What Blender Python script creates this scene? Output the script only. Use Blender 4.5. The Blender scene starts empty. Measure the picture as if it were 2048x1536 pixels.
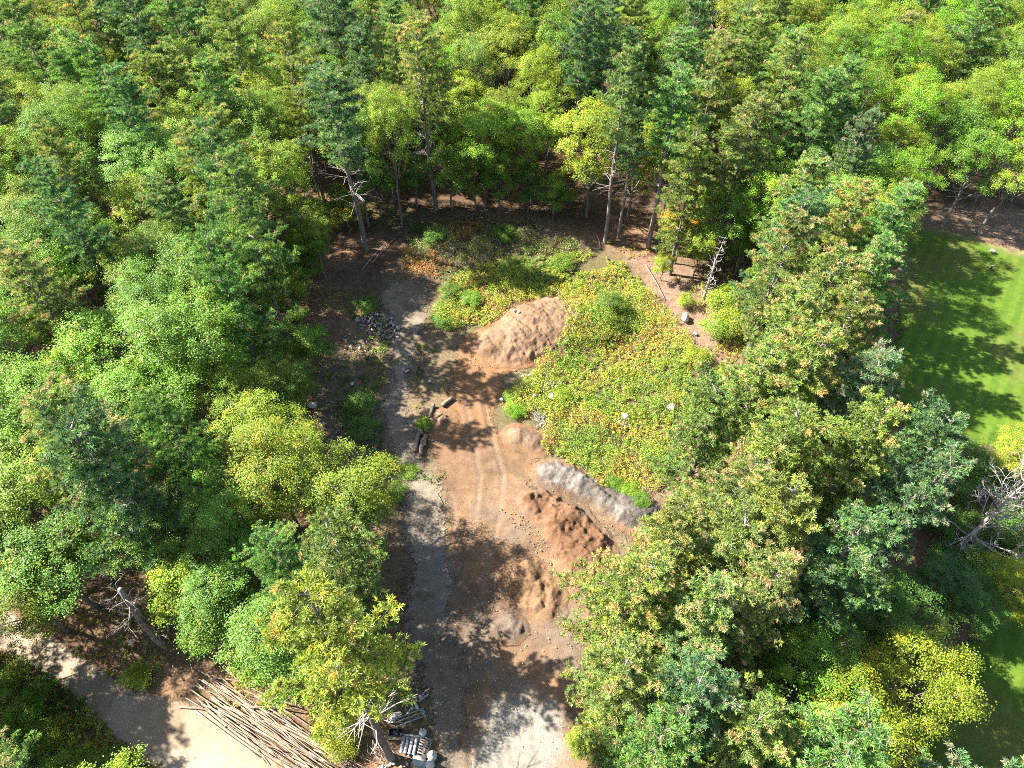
import bpy, math, random
import numpy as np
from mathutils import Vector, Matrix

# ------------------------------------------------------------------ camera, sky, sun, exposure
S = bpy.context.scene
COL = S.collection
CAM_H, PITCH, FPX = 60.0, math.radians(50), 1422.0
cam = bpy.data.objects.new('camera', bpy.data.cameras.new('camera')); COL.objects.link(cam)
cam.location = (0, 0, CAM_H); cam.rotation_euler = (math.pi/2-PITCH, 0, 0)
cam.data.sensor_width = 36; cam.data.lens = 36*FPX/2048; cam.data.clip_end = 3000
S.camera = cam
SUN_AZ = math.radians(166)          # direction towards the sun, measured from +X
SUN_EL = math.radians(43)
w = bpy.data.worlds.new('World'); S.world = w; w.use_nodes = True
sky = w.node_tree.nodes.new('ShaderNodeTexSky'); sky.sky_type = 'NISHITA'; sky.sun_disc = False
sky.sun_elevation = SUN_EL; sky.sun_rotation = math.pi/2 - SUN_AZ
bg = w.node_tree.nodes['Background']; bg.inputs[1].default_value = 0.08
w.node_tree.links.new(sky.outputs[0], bg.inputs[0])
sd_ = bpy.data.lights.new('sun', 'SUN'); sd_.energy = 5.0; sd_.angle = math.radians(0.53); sd_.color = (1, .95, .86)
sun = bpy.data.objects.new('sun', sd_); COL.objects.link(sun)
sv = Vector((math.cos(SUN_AZ)*math.cos(SUN_EL), math.sin(SUN_AZ)*math.cos(SUN_EL), math.sin(SUN_EL)))
sun.rotation_euler = sv.to_track_quat('Z', 'Y').to_euler(); sun.location = (0, 0, 90)
V = S.view_settings
V.view_transform = 'Standard'; V.look = 'None'; V.exposure = 2.55; V.gamma = 1
S.render.engine = 'CYCLES'
S.cycles.use_denoising = False
S.cycles.max_bounces = 6; S.cycles.diffuse_bounces = 3; S.cycles.glossy_bounces = 2
S.cycles.transmission_bounces = 4; S.cycles.transparent_max_bounces = 8
S.cycles.pixel_filter_type = 'BLACKMAN_HARRIS'; S.cycles.filter_width = 0.95

# ------------------------------------------------------------------ geometry helpers
def at(u, v, z=0.0):
    """point at height z that the survey photograph shows at pixel (u, v)"""
    x = (u-1024)/FPX; y = (v-768)/FPX
    d = (x, math.cos(PITCH)-y*math.sin(PITCH), -math.sin(PITCH)-y*math.cos(PITCH))
    t = (z-CAM_H)/d[2]
    return np.array((d[0]*t, d[1]*t, z))
def proj(p):
    dx, dy, dz = p[0], p[1], p[2]-CAM_H
    f = dy*math.cos(PITCH)-dz*math.sin(PITCH); up = dy*math.sin(PITCH)+dz*math.cos(PITCH)
    return 1024+FPX*dx/f, 768-FPX*up/f
def gpoly(pts): return np.array([at(u, v)[:2] for u, v in pts])
def round_poly(p, n=2):
    for _ in range(n):
        q = np.roll(p, -1, 0); p = np.stack([p*.75+q*.25, p*.25+q*.75], 1).reshape(-1, 2)
    return p

def hash2(ix, iy, seed):
    h = (ix.astype(np.int64)*374761393 + iy.astype(np.int64)*668265263 + seed*974711) & 0x7fffffff
    h = ((h ^ (h >> 13))*1274126177) & 0x7fffffff
    return ((h ^ (h >> 16)) & 0xffff)/65535.0
def vnoise(x, y, sc, seed=0):
    x = np.asarray(x, float)/sc; y = np.asarray(y, float)/sc
    ix = np.floor(x); iy = np.floor(y); fx = x-ix; fy = y-iy
    fx = fx*fx*(3-2*fx); fy = fy*fy*(3-2*fy)
    ix = ix.astype(np.int64); iy = iy.astype(np.int64)
    a = hash2(ix, iy, seed); b = hash2(ix+1, iy, seed); c = hash2(ix, iy+1, seed); d = hash2(ix+1, iy+1, seed)
    return (a*(1-fx)+b*fx)*(1-fy)+(c*(1-fx)+d*fx)*fy
def fbm(x, y, sc, seed=0, o=4):
    r = 0; a = .5
    for k in range(o):
        r = r+a*(vnoise(x, y, sc, seed+k*17)-.5); sc *= .5; a *= .55
    return r*2
def sdist(poly, x, y):
    """signed distance to polygon, positive inside"""
    x = np.asarray(x, float); y = np.asarray(y, float)
    d2 = np.full(x.shape, 1e18); ins = np.zeros(x.shape, bool); n = len(poly)
    for i in range(n):
        ax, ay = poly[i]; bx, by = poly[(i+1) % n]
        ex, ey = bx-ax, by-ay; L = ex*ex+ey*ey+1e-12
        t = np.clip(((x-ax)*ex+(y-ay)*ey)/L, 0, 1)
        d2 = np.minimum(d2, (x-ax-t*ex)**2+(y-ay-t*ey)**2)
        c = ((ay > y) != (by > y)) & (x < ex*(y-ay)/(ey if abs(ey) > 1e-12 else 1e-12)+ax)
        ins ^= c
    d = np.sqrt(d2)
    return np.where(ins, d, -d)
def sd1(poly, x, y):
    a = poly; b = np.roll(poly, -1, 0); e = b-a; w_ = np.array((x, y))-a
    t = np.clip((w_*e).sum(1)/((e*e).sum(1)+1e-12), 0, 1); d = w_-e*t[:, None]
    m = math.sqrt(float((d*d).sum(1).min()))
    c = ((a[:, 1] > y) != (b[:, 1] > y)) & (x < e[:, 0]*(y-a[:, 1])/np.where(np.abs(e[:, 1]) > 1e-12, e[:, 1], 1e-12)+a[:, 0])
    return m if int(c.sum()) % 2 else -m
def linedist(pl, x, y):
    d2 = np.full(np.shape(x), 1e18)
    for (ax, ay), (bx, by) in zip(pl[:-1], pl[1:]):
        ex, ey = bx-ax, by-ay; L = ex*ex+ey*ey+1e-12
        t = np.clip(((x-ax)*ex+(y-ay)*ey)/L, 0, 1)
        d2 = np.minimum(d2, (x-ax-t*ex)**2+(y-ay-t*ey)**2)
    return np.sqrt(d2)
def smooth(e0, e1, x):
    t = np.clip((x-e0)/(e1-e0), 0, 1); return t*t*(3-2*t)
def mixc(a, b, t):
    t = np.asarray(t)[..., None]; return np.asarray(a)*(1-t)+np.asarray(b)*t

def np_mesh(name, verts, faces, cols=None, attrs=None, smooth_=False):
    """verts Nx3, faces MxK (one size); cols Nx3 per-vertex colour, attrs dict of per-vertex floats"""
    verts = np.ascontiguousarray(verts, np.float32); faces = np.ascontiguousarray(faces, np.int32)
    me = bpy.data.meshes.new(name)
    me.vertices.add(len(verts)); me.vertices.foreach_set('co', verts.ravel())
    M, K = faces.shape
    me.loops.add(M*K); me.loops.foreach_set('vertex_index', faces.ravel())
    me.polygons.add(M); me.polygons.foreach_set('loop_start', np.arange(0, M*K, K, dtype=np.int32))
    if smooth_: me.polygons.foreach_set('use_smooth', np.ones(M, bool))
    if cols is not None:
        a = me.attributes.new('col', 'FLOAT_COLOR', 'POINT')
        c = np.ones((len(verts), 4), np.float32); c[:, :3] = cols; a.data.foreach_set('color', c.ravel())
    for k, v in (attrs or {}).items():
        a = me.attributes.new(k, 'FLOAT', 'POINT'); a.data.foreach_set('value', np.ascontiguousarray(v, np.float32).ravel())
    me.update(calc_edges=True); return me
def link(name, me, mat=None, parent=None, loc=None, rot=None, scale=None):
    o = bpy.data.objects.new(name, me); COL.objects.link(o)
    if mat is not None and me is not None and not me.materials: me.materials.append(mat)
    if parent is not None: o.parent = parent
    if loc is not None: o.location = loc
    if rot is not None: o.rotation_euler = rot
    if scale is not None: o.scale = scale
    return o
def tag(o, label, cat=None, group=None, kind=None):
    o['label'] = label
    if cat: o['category'] = cat
    if group: o['group'] = group
    if kind: o['kind'] = kind
    return o

def tube(pts, rad, sides=6, cap=True):
    """one tapering tube; returns verts, quads (caps as degenerate-free extra quads)"""
    pts = np.asarray(pts, float); n = len(pts); rad = np.broadcast_to(np.asarray(rad, float), (n,))
    tan = np.gradient(pts, axis=0); tan /= np.linalg.norm(tan, axis=1)[:, None]+1e-9
    ref = np.array((0, 0, 1.)) if abs(tan[0][2]) < .8 else np.array((1., 0, 0))
    vs = []
    for i in range(n):
        a = np.cross(tan[i], ref); a /= np.linalg.norm(a)+1e-9; b = np.cross(tan[i], a)
        th = np.arange(sides)*2*np.pi/sides
        vs.append(pts[i]+rad[i]*(np.cos(th)[:, None]*a+np.sin(th)[:, None]*b))
    vs = np.concatenate(vs); fs = []
    for i in range(n-1):
        for k in range(sides):
            fs.append((i*sides+k, i*sides+(k+1) % sides, (i+1)*sides+(k+1) % sides, (i+1)*sides+k))
    if cap and sides in (4, 6, 8):
        for base, rev in ((0, False), ((n-1)*sides, True)):
            for k in range(0, sides-2, 2):
                q = (base, base+k+1, base+k+2, base+(k+3) % sides) if k+3 <= sides else None
                if q and len(set(q)) == 4: fs.append(q if rev else q[::-1])
    return vs, np.array(fs, np.int32)
def join(parts):
    vs, fs, off = [], [], 0
    for v, f in parts:
        vs.append(v); fs.append(f+off); off += len(v)
    return np.concatenate(vs), np.concatenate(fs)
def box(cx, cy, cz, sx, sy, sz):
    v = np.array([(x, y, z) for x in (-.5, .5) for y in (-.5, .5) for z in (-.5, .5)])*(sx, sy, sz)+(cx, cy, cz)
    f = np.array([(0, 1, 3, 2), (4, 6, 7, 5), (0, 4, 5, 1), (2, 3, 7, 6), (0, 2, 6, 4), (1, 5, 7, 3)], np.int32)
    return v, f

# ------------------------------------------------------------------ materials
MATS = {}
def nodes_mat(name):
    m = bpy.data.materials.new(name); m.use_nodes = True; MATS[name] = m
    nt = m.node_tree; return m, nt, nt.nodes['Principled BSDF'], nt.nodes['Material Output']
def N(nt, t, **kw):
    n = nt.nodes.new(t)
    for k, v in kw.items():
        if k.startswith('i_'):
            key = k[2:]; n.inputs[int(key) if key.isdigit() else key].default_value = v
        else: setattr(n, k, v)
    return n
def L(nt, a, b): nt.links.new(a, b)

def leaf_material(name, transl=.38, rough=.5, spec=.35, tcol=(1.25, 1.15, .45)):
    m, nt, bs, out = nodes_mat(name)
    at_ = N(nt, 'ShaderNodeAttribute', attribute_name='col')
    oi = N(nt, 'ShaderNodeObjectInfo')
    mu = N(nt, 'ShaderNodeMix', data_type='RGBA', blend_type='MULTIPLY', i_0=1.0)
    L(nt, at_.outputs['Color'], mu.inputs[6]); L(nt, oi.outputs['Color'], mu.inputs[7])
    L(nt, mu.outputs[2], bs.inputs['Base Color'])
    bs.inputs['Roughness'].default_value = rough; bs.inputs['Specular IOR Level'].default_value = spec
    t2 = N(nt, 'ShaderNodeMix', data_type='RGBA', blend_type='MULTIPLY', i_0=1.0)
    L(nt, mu.outputs[2], t2.inputs[6]); t2.inputs[7].default_value = (*tcol, 1)
    tr = N(nt, 'ShaderNodeBsdfTranslucent'); L(nt, t2.outputs[2], tr.inputs[0])
    mx = N(nt, 'ShaderNodeMixShader', i_0=transl); L(nt, bs.outputs[0], mx.inputs[1]); L(nt, tr.outputs[0], mx.inputs[2])
    L(nt, mx.outputs[0], out.inputs[0]); return m
M_LEAF = leaf_material('broad_leaf', .40, .5, .25)
M_NEEDLE = leaf_material('pine_needle', .36, .5, .25, (1.15, 1.1, .6))
M_WEED = leaf_material('weed_leaf', .34, .5, .3)

def bark_material(name, c1, c2, sc=6):
    m, nt, bs, out = nodes_mat(name)
    tc = N(nt, 'ShaderNodeTexCoord'); mp = N(nt, 'ShaderNodeMapping'); mp.inputs['Scale'].default_value = (1, 1, .25)
    L(nt, tc.outputs['Object'], mp.inputs[0])
    n1 = N(nt, 'ShaderNodeTexNoise', i_Scale=sc, i_Detail=5.0, i_Roughness=.65); L(nt, mp.outputs[0], n1.inputs[0])
    r = N(nt, 'ShaderNodeValToRGB'); r.color_ramp.elements[0].position = .35; r.color_ramp.elements[1].position = .68
    r.color_ramp.elements[0].color = (*c1, 1); r.color_ramp.elements[1].color = (*c2, 1)
    L(nt, n1.outputs[0], r.inputs[0]); L(nt, r.outputs[0], bs.inputs['Base Color'])
    bp = N(nt, 'ShaderNodeBump', i_Strength=.7, i_Distance=.05); L(nt, n1.outputs[0], bp.inputs['Height']); L(nt, bp.outputs[0], bs.inputs['Normal'])
    bs.inputs['Roughness'].default_value = .9; bs.inputs['Specular IOR Level'].default_value = .15
    return m
M_PBARK = bark_material('pine_bark', (.085, .07, .06), (.21, .18, .155))
M_DBARK = bark_material('broadleaf_bark', (.07, .06, .05), (.19, .165, .14))
M_DEAD = bark_material('weathered_dead_wood', (.15, .125, .105), (.36, .325, .295), 9)
M_DEADB = bark_material('dark_dead_wood', (.10, .085, .07), (.27, .23, .19), 9)
M_POLE = bark_material('pole_bark', (.13, .10, .07), (.29, .225, .165), 7)
M_LOG = bark_material('log_bark', (.10, .075, .055), (.22, .165, .12), 7)
M_WOOD = bark_material('weathered_plank', (.16, .145, .13), (.29, .265, .24), 10)
M_TANWOOD = bark_material('tan_plank', (.17, .12, .085), (.31, .24, .175), 10)

def ground_material(name, speck=(.5, .4), bump=.5, dist=.08, rough=.95, edge=False, eamp=(4.5, -2.5), fine=9.0, streak=False, contrast=.45):
    m, nt, bs, out = nodes_mat(name)
    a = N(nt, 'ShaderNodeAttribute', attribute_name='col')
    geo = N(nt, 'ShaderNodeNewGeometry')
    n1 = N(nt, 'ShaderNodeTexNoise', i_Scale=fine, i_Detail=6.0, i_Roughness=.72); L(nt, geo.outputs['Position'], n1.inputs[0])
    n2 = N(nt, 'ShaderNodeTexNoise', i_Scale=1.3, i_Detail=5.0, i_Roughness=.6); L(nt, geo.outputs['Position'], n2.inputs[0])
    def rng(src, lo, hi):
        r = N(nt, 'ShaderNodeMapRange'); r.inputs[1].default_value = .28; r.inputs[2].default_value = .72
        r.inputs[3].default_value = lo*.72; r.inputs[4].default_value = hi*.72; L(nt, src, r.inputs[0]); return r.outputs[0]
    f1 = rng(n1.outputs[0], 1-contrast, 1+contrast); f2 = rng(n2.outputs[0], 1-contrast*.55, 1+contrast*.5)
    mm = N(nt, 'ShaderNodeMath', operation='MULTIPLY'); L(nt, f1, mm.inputs[0]); L(nt, f2, mm.inputs[1])
    fac = mm.outputs[0]
    vm = N(nt, 'ShaderNodeVectorMath', operation='SCALE'); L(nt, a.outputs['Color'], vm.inputs[0]); L(nt, fac, vm.inputs['Scale'])
    L(nt, vm.outputs[0], bs.inputs['Base Color'])
    bp = N(nt, 'ShaderNodeBump', i_Strength=bump, i_Distance=dist); L(nt, n1.outputs[0], bp.inputs['Height']); L(nt, bp.outputs[0], bs.inputs['Normal'])
    bs.inputs['Roughness'].default_value = rough; bs.inputs['Specular IOR Level'].default_value = .12
    if edge:
        e = N(nt, 'ShaderNodeAttribute', attribute_name='edge')
        n3 = N(nt, 'ShaderNodeTexNoise', i_Scale=2.2, i_Detail=6.0, i_Roughness=.75); L(nt, geo.outputs['Position'], n3.inputs[0])
        s = N(nt, 'ShaderNodeMath', operation='MULTIPLY_ADD'); s.inputs[1].default_value = eamp[0]; s.inputs[2].default_value = eamp[1]
        L(nt, n3.outputs[0], s.inputs[0])
        ad = N(nt, 'ShaderNodeMath', operation='ADD'); L(nt, s.outputs[0], ad.inputs[0]); L(nt, e.outputs['Fac'], ad.inputs[1])
        mr = N(nt, 'ShaderNodeMapRange'); mr.inputs[1].default_value = .2; mr.inputs[2].default_value = .55; L(nt, ad.outputs[0], mr.inputs[0])
        tp = N(nt, 'ShaderNodeBsdfTransparent'); mx = N(nt, 'ShaderNodeMixShader')
        L(nt, mr.outputs[0], mx.inputs[0]); L(nt, tp.outputs[0], mx.inputs[1]); L(nt, bs.outputs[0], mx.inputs[2]); L(nt, mx.outputs[0], out.inputs[0])
    return m
M_GROUND = ground_material('leaf_litter', bump=.8, dist=.12, fine=5.0, contrast=.6)
M_DIRT = ground_material('packed_dirt', edge=True, bump=.8, dist=.08, contrast=.38)
M_GRAVEL = ground_material('grey_gravel', edge=True, bump=.8, dist=.06, fine=14, contrast=.45)
M_SAND = ground_material('pale_road_sand', edge=True, eamp=(2.5, -1.2), bump=.35, dist=.04, fine=7, contrast=.14)
M_LAWN = ground_material('mown_lawn', edge=True, bump=.7, dist=.05, fine=16, contrast=.35)
M_PILE = ground_material('loose_soil', bump=.9, dist=.10, fine=6, contrast=.35)
M_CHIP = ground_material('wood_chips', bump=1.0, dist=.12, fine=11, contrast=.55)
def plain(name, c, rough=.8, noise=.25, sc=8, spec=.3):
    m, nt, bs, out = nodes_mat(name)
    tc = N(nt, 'ShaderNodeTexCoord'); n1 = N(nt, 'ShaderNodeTexNoise', i_Scale=float(sc), i_Detail=5.0); L(nt, tc.outputs['Object'], n1.inputs[0])
    r = N(nt, 'ShaderNodeMapRange'); r.inputs[1].default_value = .3; r.inputs[2].default_value = .7; r.inputs[3].default_value = 1-noise; r.inputs[4].default_value = 1+noise
    L(nt, n1.outputs[0], r.inputs[0])
    vm = N(nt, 'ShaderNodeVectorMath', operation='SCALE'); vm.inputs[0].default_value = c; L(nt, r.outputs[0], vm.inputs['Scale']); L(nt, vm.outputs[0], bs.inputs['Base Color'])
    bp = N(nt, 'ShaderNodeBump', i_Strength=.4, i_Distance=.03); L(nt, n1.outputs[0], bp.inputs['Height']); L(nt, bp.outputs[0], bs.inputs['Normal'])
    bs.inputs['Roughness'].default_value = rough; bs.inputs['Specular IOR Level'].default_value = spec
    return m
M_STONE = plain('pale_granite', (.38, .34, .29), .9, .3, 5)
M_GSTONE = plain('grey_rubble_stone', (.20, .195, .185), .9, .35, 5)
M_WHITE = plain('white_plastic', (.36, .365, .36), .6, .15, 6)
M_BLACK = plain('black_plastic', (.025, .027, .03), .6, .3, 6)
M_METAL = plain('grey_sheet_metal', (.19, .20, .21), .55, .3, 9)
M_PANEL = plain('grey_panel', (.27, .27, .25), .8, .25, 6)

# ------------------------------------------------------------------ layout of the place (surveyed outlines on the ground)
P_LOT = gpoly([(905,672),(980,640),(1060,700),(1075,735),(1015,765),(1003,800),(995,845),(1030,880),(1095,912),(1072,965),(1130,1010),(1215,1085),(1200,1160),(1165,1250),(1180,1330),(1200,1420),(1215,1540),(1220,1700),(850,1700),(860,1540),(850,1400),(805,1290),(800,1180),(845,1100),(885,1040),(880,985),(858,900),(845,850),(868,820),(895,760),(885,705)])
P_PATH = gpoly([(758,600),(770,565),(800,545),(850,545),(872,590),(858,640),(832,690),(828,760),(822,815),(838,870),(852,935),(890,965),(905,1040),(912,1130),(905,1230),(930,1330),(945,1450),(940,1560),(860,1560),(848,1430),(825,1320),(808,1230),(798,1120),(790,1040),(772,950),(768,870),(762,800),(776,740),(782,680),(765,640)])
P_PALE = gpoly([(980,1420),(1050,1395),(1110,1440),(1120,1560),(1110,1700),(900,1700),(930,1540)])
P_ROAD = gpoly([(-260,1100),(-60,1185),(60,1235),(160,1300),(250,1365),(380,1400),(500,1455),(620,1540),(760,1650),(640,1760),(520,1720),(360,1580),(220,1465),(110,1380),(0,1305),(-300,1250)])
P_LAWN = gpoly([(1780,440),(1860,448),(1940,466),(2060,500),(2400,560),(2500,1100),(2300,1700),(1790,1700),(1800,1560),(1835,1400),(1890,1290),(1990,1190),(2100,1130),(2120,1000),(1990,905),(1800,900),(1775,700),(1790,600)])
P_CLEAR = gpoly([(745,640),(770,560),(815,520),(830,440),(980,420),(1100,440),(1200,490),(1270,520),(1330,590),(1430,650),(1450,720),(1385,800),(1330,900),(1320,1000),(1340,1060),(1270,1120),(1170,1200),(1175,1330),(1200,1420),(1230,1700),(840,1700),(800,1500),(770,1420),(800,1290),(790,1180),(775,1050),(740,960),(620,880),(600,800),(620,700),(700,690)])
P_WEED = gpoly([(862,640),(900,560),(1000,515),(1180,500),(1255,528),(1300,590),(1345,640),(1390,700),(1400,780),(1350,870),(1330,985),(1280,1010),(1180,955),(1095,905),(1098,860),(1060,838),(1008,845),(1003,790),(1060,745),(1125,700),(1160,640),(1110,600),(1060,600),(985,640),(910,665)])
P_BANK = gpoly([(110,1290),(200,1180),(300,1150),(420,1230),(520,1330),(600,1400),(640,1440),(560,1450),(400,1400),(260,1370),(170,1320)])
P_LITTER = gpoly([(1800,425),(1900,410),(2100,430),(2300,470),(2300,545),(2060,508),(1940,474),(1840,462)])
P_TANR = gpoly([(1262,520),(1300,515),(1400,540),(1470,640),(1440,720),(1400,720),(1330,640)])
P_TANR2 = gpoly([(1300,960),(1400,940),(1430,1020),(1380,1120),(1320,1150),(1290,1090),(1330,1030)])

def H(x, y):
    x = np.asarray(x, float); y = np.asarray(y, float)
    h = .55*fbm(x, y, 22, 3, 2)+.18*fbm(x, y, 7, 9, 2)
    return h*.8
def h1(x, y): return float(H(np.array([x]), np.array([y]))[0])

# ---- ground: one sheet out to the horizon
xs = np.concatenate([[-1500, -700, -350, -200, -140], np.arange(-100, 100.1, .7), [140, 200, 350, 700, 1500]])
ys = np.concatenate([[-1500, -700, -300, -120, -60], np.arange(-20, 140.1, .7), [180, 240, 400, 800, 1500]])
X, Y = np.meshgrid(xs, ys); Z = H(X, Y)+.02*fbm(X, Y, 2.0, 31, 3)-.05
nx, ny = len(xs), len(ys)
def grid_faces(nx, ny):
    i = np.arange(nx-1); j = np.arange(ny-1); I, J = np.meshgrid(i, j); b = (J*nx+I).ravel()
    return np.stack([b, b+1, b+1+nx, b+nx], 1)
xf, yf = X.ravel(), Y.ravel()
lit = mixc((.135, .085, .052), (.25, .145, .082), smooth(-.3, .4, fbm(xf, yf, 6, 5)))
lit = mixc(lit, (.30, .185, .11), smooth(.15, .5, fbm(xf, yf, 2.5, 15))*.6)
lit = mixc(lit, (.115, .12, .035), smooth(.1, .5, fbm(xf, yf, 9, 25))*.55)
c = mixc(lit, (.20, .155, .09), smooth(-2, 2, sdist(P_CLEAR, xf, yf)+fbm(xf, yf, 3, 41)*2)*.7)
c = mixc(c, (.14, .12, .05), smooth(-1.5, .5, sdist(P_WEED, xf, yf))*.8)
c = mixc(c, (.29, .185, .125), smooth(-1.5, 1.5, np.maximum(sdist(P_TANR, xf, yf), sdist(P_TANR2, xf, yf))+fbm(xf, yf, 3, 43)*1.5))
c = mixc(c, (.27, .18, .12), smooth(-1.2, 1.2, sdist(P_LITTER, xf, yf)+fbm(xf, yf, 3, 47)*1.5))
c = mixc(c, (.24, .155, .09), smooth(-1.2, 1.2, sdist(P_BANK, xf, yf)+fbm(xf, yf, 3, 49)*1.5)*.8)
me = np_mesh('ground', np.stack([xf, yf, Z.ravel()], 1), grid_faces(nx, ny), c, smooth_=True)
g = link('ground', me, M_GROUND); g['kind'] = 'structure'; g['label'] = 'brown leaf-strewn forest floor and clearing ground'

def sheet(name, poly, res, off, colf, relief, mat, label, rag=1.4):
    lo = poly.min(0)-.6; hi = poly.max(0)+.6
    lo = np.maximum(lo, (-80, -2)); hi = np.minimum(hi, (125, 120))
    gx = np.arange(lo[0], hi[0], res); gy = np.arange(lo[1], hi[1], res)
    X, Y = np.meshgrid(gx, gy); x, y = X.ravel(), Y.ravel()
    e = sdist(poly, x, y)+rag*fbm(x, y, 3.2, 1234, 3)
    keep = e > -.5
    f = grid_faces(len(gx), len(gy)); f = f[keep[f].all(1)]
    used = np.unique(f); mp = np.full(len(x), -1); mp[used] = np.arange(len(used)); f = mp[f]
    x, y, e = x[used], y[used], e[used]
    z = H(x, y)+off+relief(x, y)
    me = np_mesh(name, np.stack([x, y, z], 1), f, colf(x, y), {'edge': np.clip(e, -1, 2)}, True)
    o = link(name, me, mat); o['kind'] = 'structure'; o['label'] = label
    return o

RUTS = [gpoly(p) for p in ([(945,1600),(935,1450),(915,1330),(905,1240),(925,1130),(950,1040),(960,960),(945,880),(930,800)],
                           [(1010,1600),(1000,1450),(985,1340),(960,1230),(975,1120),(1000,1030),(1005,950),(985,880),(965,800)],
                           [(1085,1600),(1070,1480),(1058,1400),(1040,1330)], [(880,1280),(905,1180),(915,1080),(905,1000)])]
def lot_relief(x, y):
    r = .0+.035*fbm(x, y, 1.2, 61, 4)
    for k, pl in enumerate(RUTS):
        d = linedist(pl, x, y); k_ = .3+.9*vnoise(x, y, 3.5, 65+k); r = r-.06*k_*np.exp(-(d/.22)**2)+.035*k_*np.exp(-((d-.4)/.2)**2)
        r = r+.015*np.sin(y*2*np.pi/.34+x*3)*np.exp(-(d/.32)**2)
    return r
def lot_col(x, y):
    c = mixc((.225, .138, .08), (.295, .175, .093), smooth(-.3, .35, fbm(x, y, 4, 71)))
    c = mixc(c, (.12, .082, .056), smooth(.0, .45, fbm(x, y, 2.2, 73, 4))*.55)
    c = mixc(c, (.30, .155, .072), smooth(38, 48, y)*.75)                      # orange subsoil in the upper part
    c = mixc(c, (.20, .152, .112), smooth(.05, .4, fbm(x, y, 7, 75))*smooth(44, 30, y)*.8)
    c = mixc(c, (.33, .30, .25), smooth(-1.5, 1.2, sdist(P_PALE, x, y)+fbm(x, y, 3, 77)*2.0)*.95)
    for pl in RUTS: c = mixc(c, (.24, .215, .18), np.exp(-(linedist(pl, x, y)/.3)**2)*.25)
    return c
sheet('dirt_lot', P_LOT, .16, .0, lot_col, lot_relief, M_DIRT, 'bare brown dirt lot with tyre ruts')
def path_col(x, y):
    c = mixc((.21, .165, .12), (.29, .232, .17), smooth(-.3, .3, fbm(x, y, 3, 81)))
    c = mixc(c, (.30, .255, .20), smooth(38, 30, y)*.7)
    c = mixc(c, (.215, .165, .12), smooth(30, 20, y)*.85)
    return mixc(c, (.12, .105, .06), smooth(.2, .5, fbm(x, y, 2, 83))*.5)
sheet('gravel_path', P_PATH, .18, .018, path_col, lambda x, y: lot_relief(x, y)+.012*fbm(x, y, .9, 85, 3), M_GRAVEL, 'narrow grey gravel path along the dirt lot')
def road_col(x, y):
    c = mixc((.36, .28, .20), (.42, .34, .26), smooth(-.3, .3, fbm(x, y, 4, 91)))
    return mixc(c, (.27, .18, .11), smooth(.15, .45, fbm(x, y, 3, 93))*.5)
def road_relief(x, y):
    r = .03*fbm(x, y, .8, 95, 3)
    d = linedist(gpoly([(430,1500),(560,1560),(640,1640)]), x, y)
    return r+.03*np.sin(2*np.pi*(x*.8+y*.6)/.3)*np.exp(-(d/.6)**2)
sheet('sandy_road', P_ROAD, .18, .0, road_col, road_relief, M_SAND, 'pale sandy track through the trees', .5)
def lawn_col(x, y):
    s = .5+.5*np.sin(2*np.pi*(x-.70*y)*.82/1.5)
    c = mixc((.09, .165, .016), (.125, .205, .02), smooth(.25, .75, s)*.8)
    c = mixc(c, (.17, .16, .045), smooth(.1, .5, fbm(x, y, 7, 101))*.6)
    return mixc(c, (.34, .26, .14), smooth(2.5, .2, sdist(P_LAWN, x, y))*smooth(66, 70, y)*.9)
sheet('lawn', P_LAWN, .3, .0, lawn_col, lambda x, y: .02*fbm(x, y, .6, 105, 2), M_LAWN, 'mown green lawn with faint stripes')

# ------------------------------------------------------------------ soil and chip piles
def pile(name, pts, hmax, slope, colf, mat, label, cat, res=.13, gully=.0, rough=.12, seed=1, tilt=None, clods=0):
    poly = round_poly(gpoly(pts)); lo = poly.min(0)-.3; hi = poly.max(0)+.3
    gx = np.arange(lo[0], hi[0], res); gy = np.arange(lo[1], hi[1], res); X, Y = np.meshgrid(gx, gy); x, y = X.ravel(), Y.ravel()
    e = sdist(poly, x, y); e = e+1.0*fbm(x, y, 2.6, seed, 4)
    t = np.clip(e, -.35, None)
    h = hmax*(1-np.exp(-np.maximum(t, 0)*slope/hmax)); 
    if tilt is not None: h = h*np.clip(1+(x-poly[:, 0].mean())*tilt[0]+(y-poly[:, 1].mean())*tilt[1], .25, 1.8)
    k = smooth(0, .8, e)
    h = h+k*rough*(fbm(x, y, 1.4, seed+5, 6)*2.2)+k*.22*fbm(x, y, 4, seed+6, 2)
    if gully:
        gx_, gy_ = gully[1], gully[2]
        a_ = x*gx_+y*gy_; b_ = -x*gy_+y*gx_
        h = h-k*gully[0]*(np.abs(fbm(a_*3.0+.8*fbm(x, y, 2, seed+8), b_*.45, 1.6, seed+9, 4))*1.6)
    h = h*smooth(-.2, 1.3, e)+np.where(e < 0, np.clip(e, -.35, 0)*.5, 0)+k*.10*fbm(x, y, .4, seed+13, 2)
    if clods: h = h+k*clods*np.maximum(fbm(x, y, .8, seed+11, 4)-.05, 0)
    keep = e > -.34
    f = grid_faces(len(gx), len(gy)); f = f[keep[f].all(1)]
    used = np.unique(f); mp = np.full(len(x), -1); mp[used] = np.arange(len(used)); f = mp[f]
    x, y, h, e = x[used], y[used], h[used], e[used]
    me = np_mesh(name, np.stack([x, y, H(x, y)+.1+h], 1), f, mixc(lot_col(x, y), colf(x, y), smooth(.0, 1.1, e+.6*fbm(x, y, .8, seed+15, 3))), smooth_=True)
    PILES.append((poly, lambda px, py, P=poly: hmax*(1-np.exp(-np.maximum(sdist(P, px, py), 0)*slope/hmax))))
    return tag(link(name, me, mat), label, cat)
PILES = []
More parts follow.
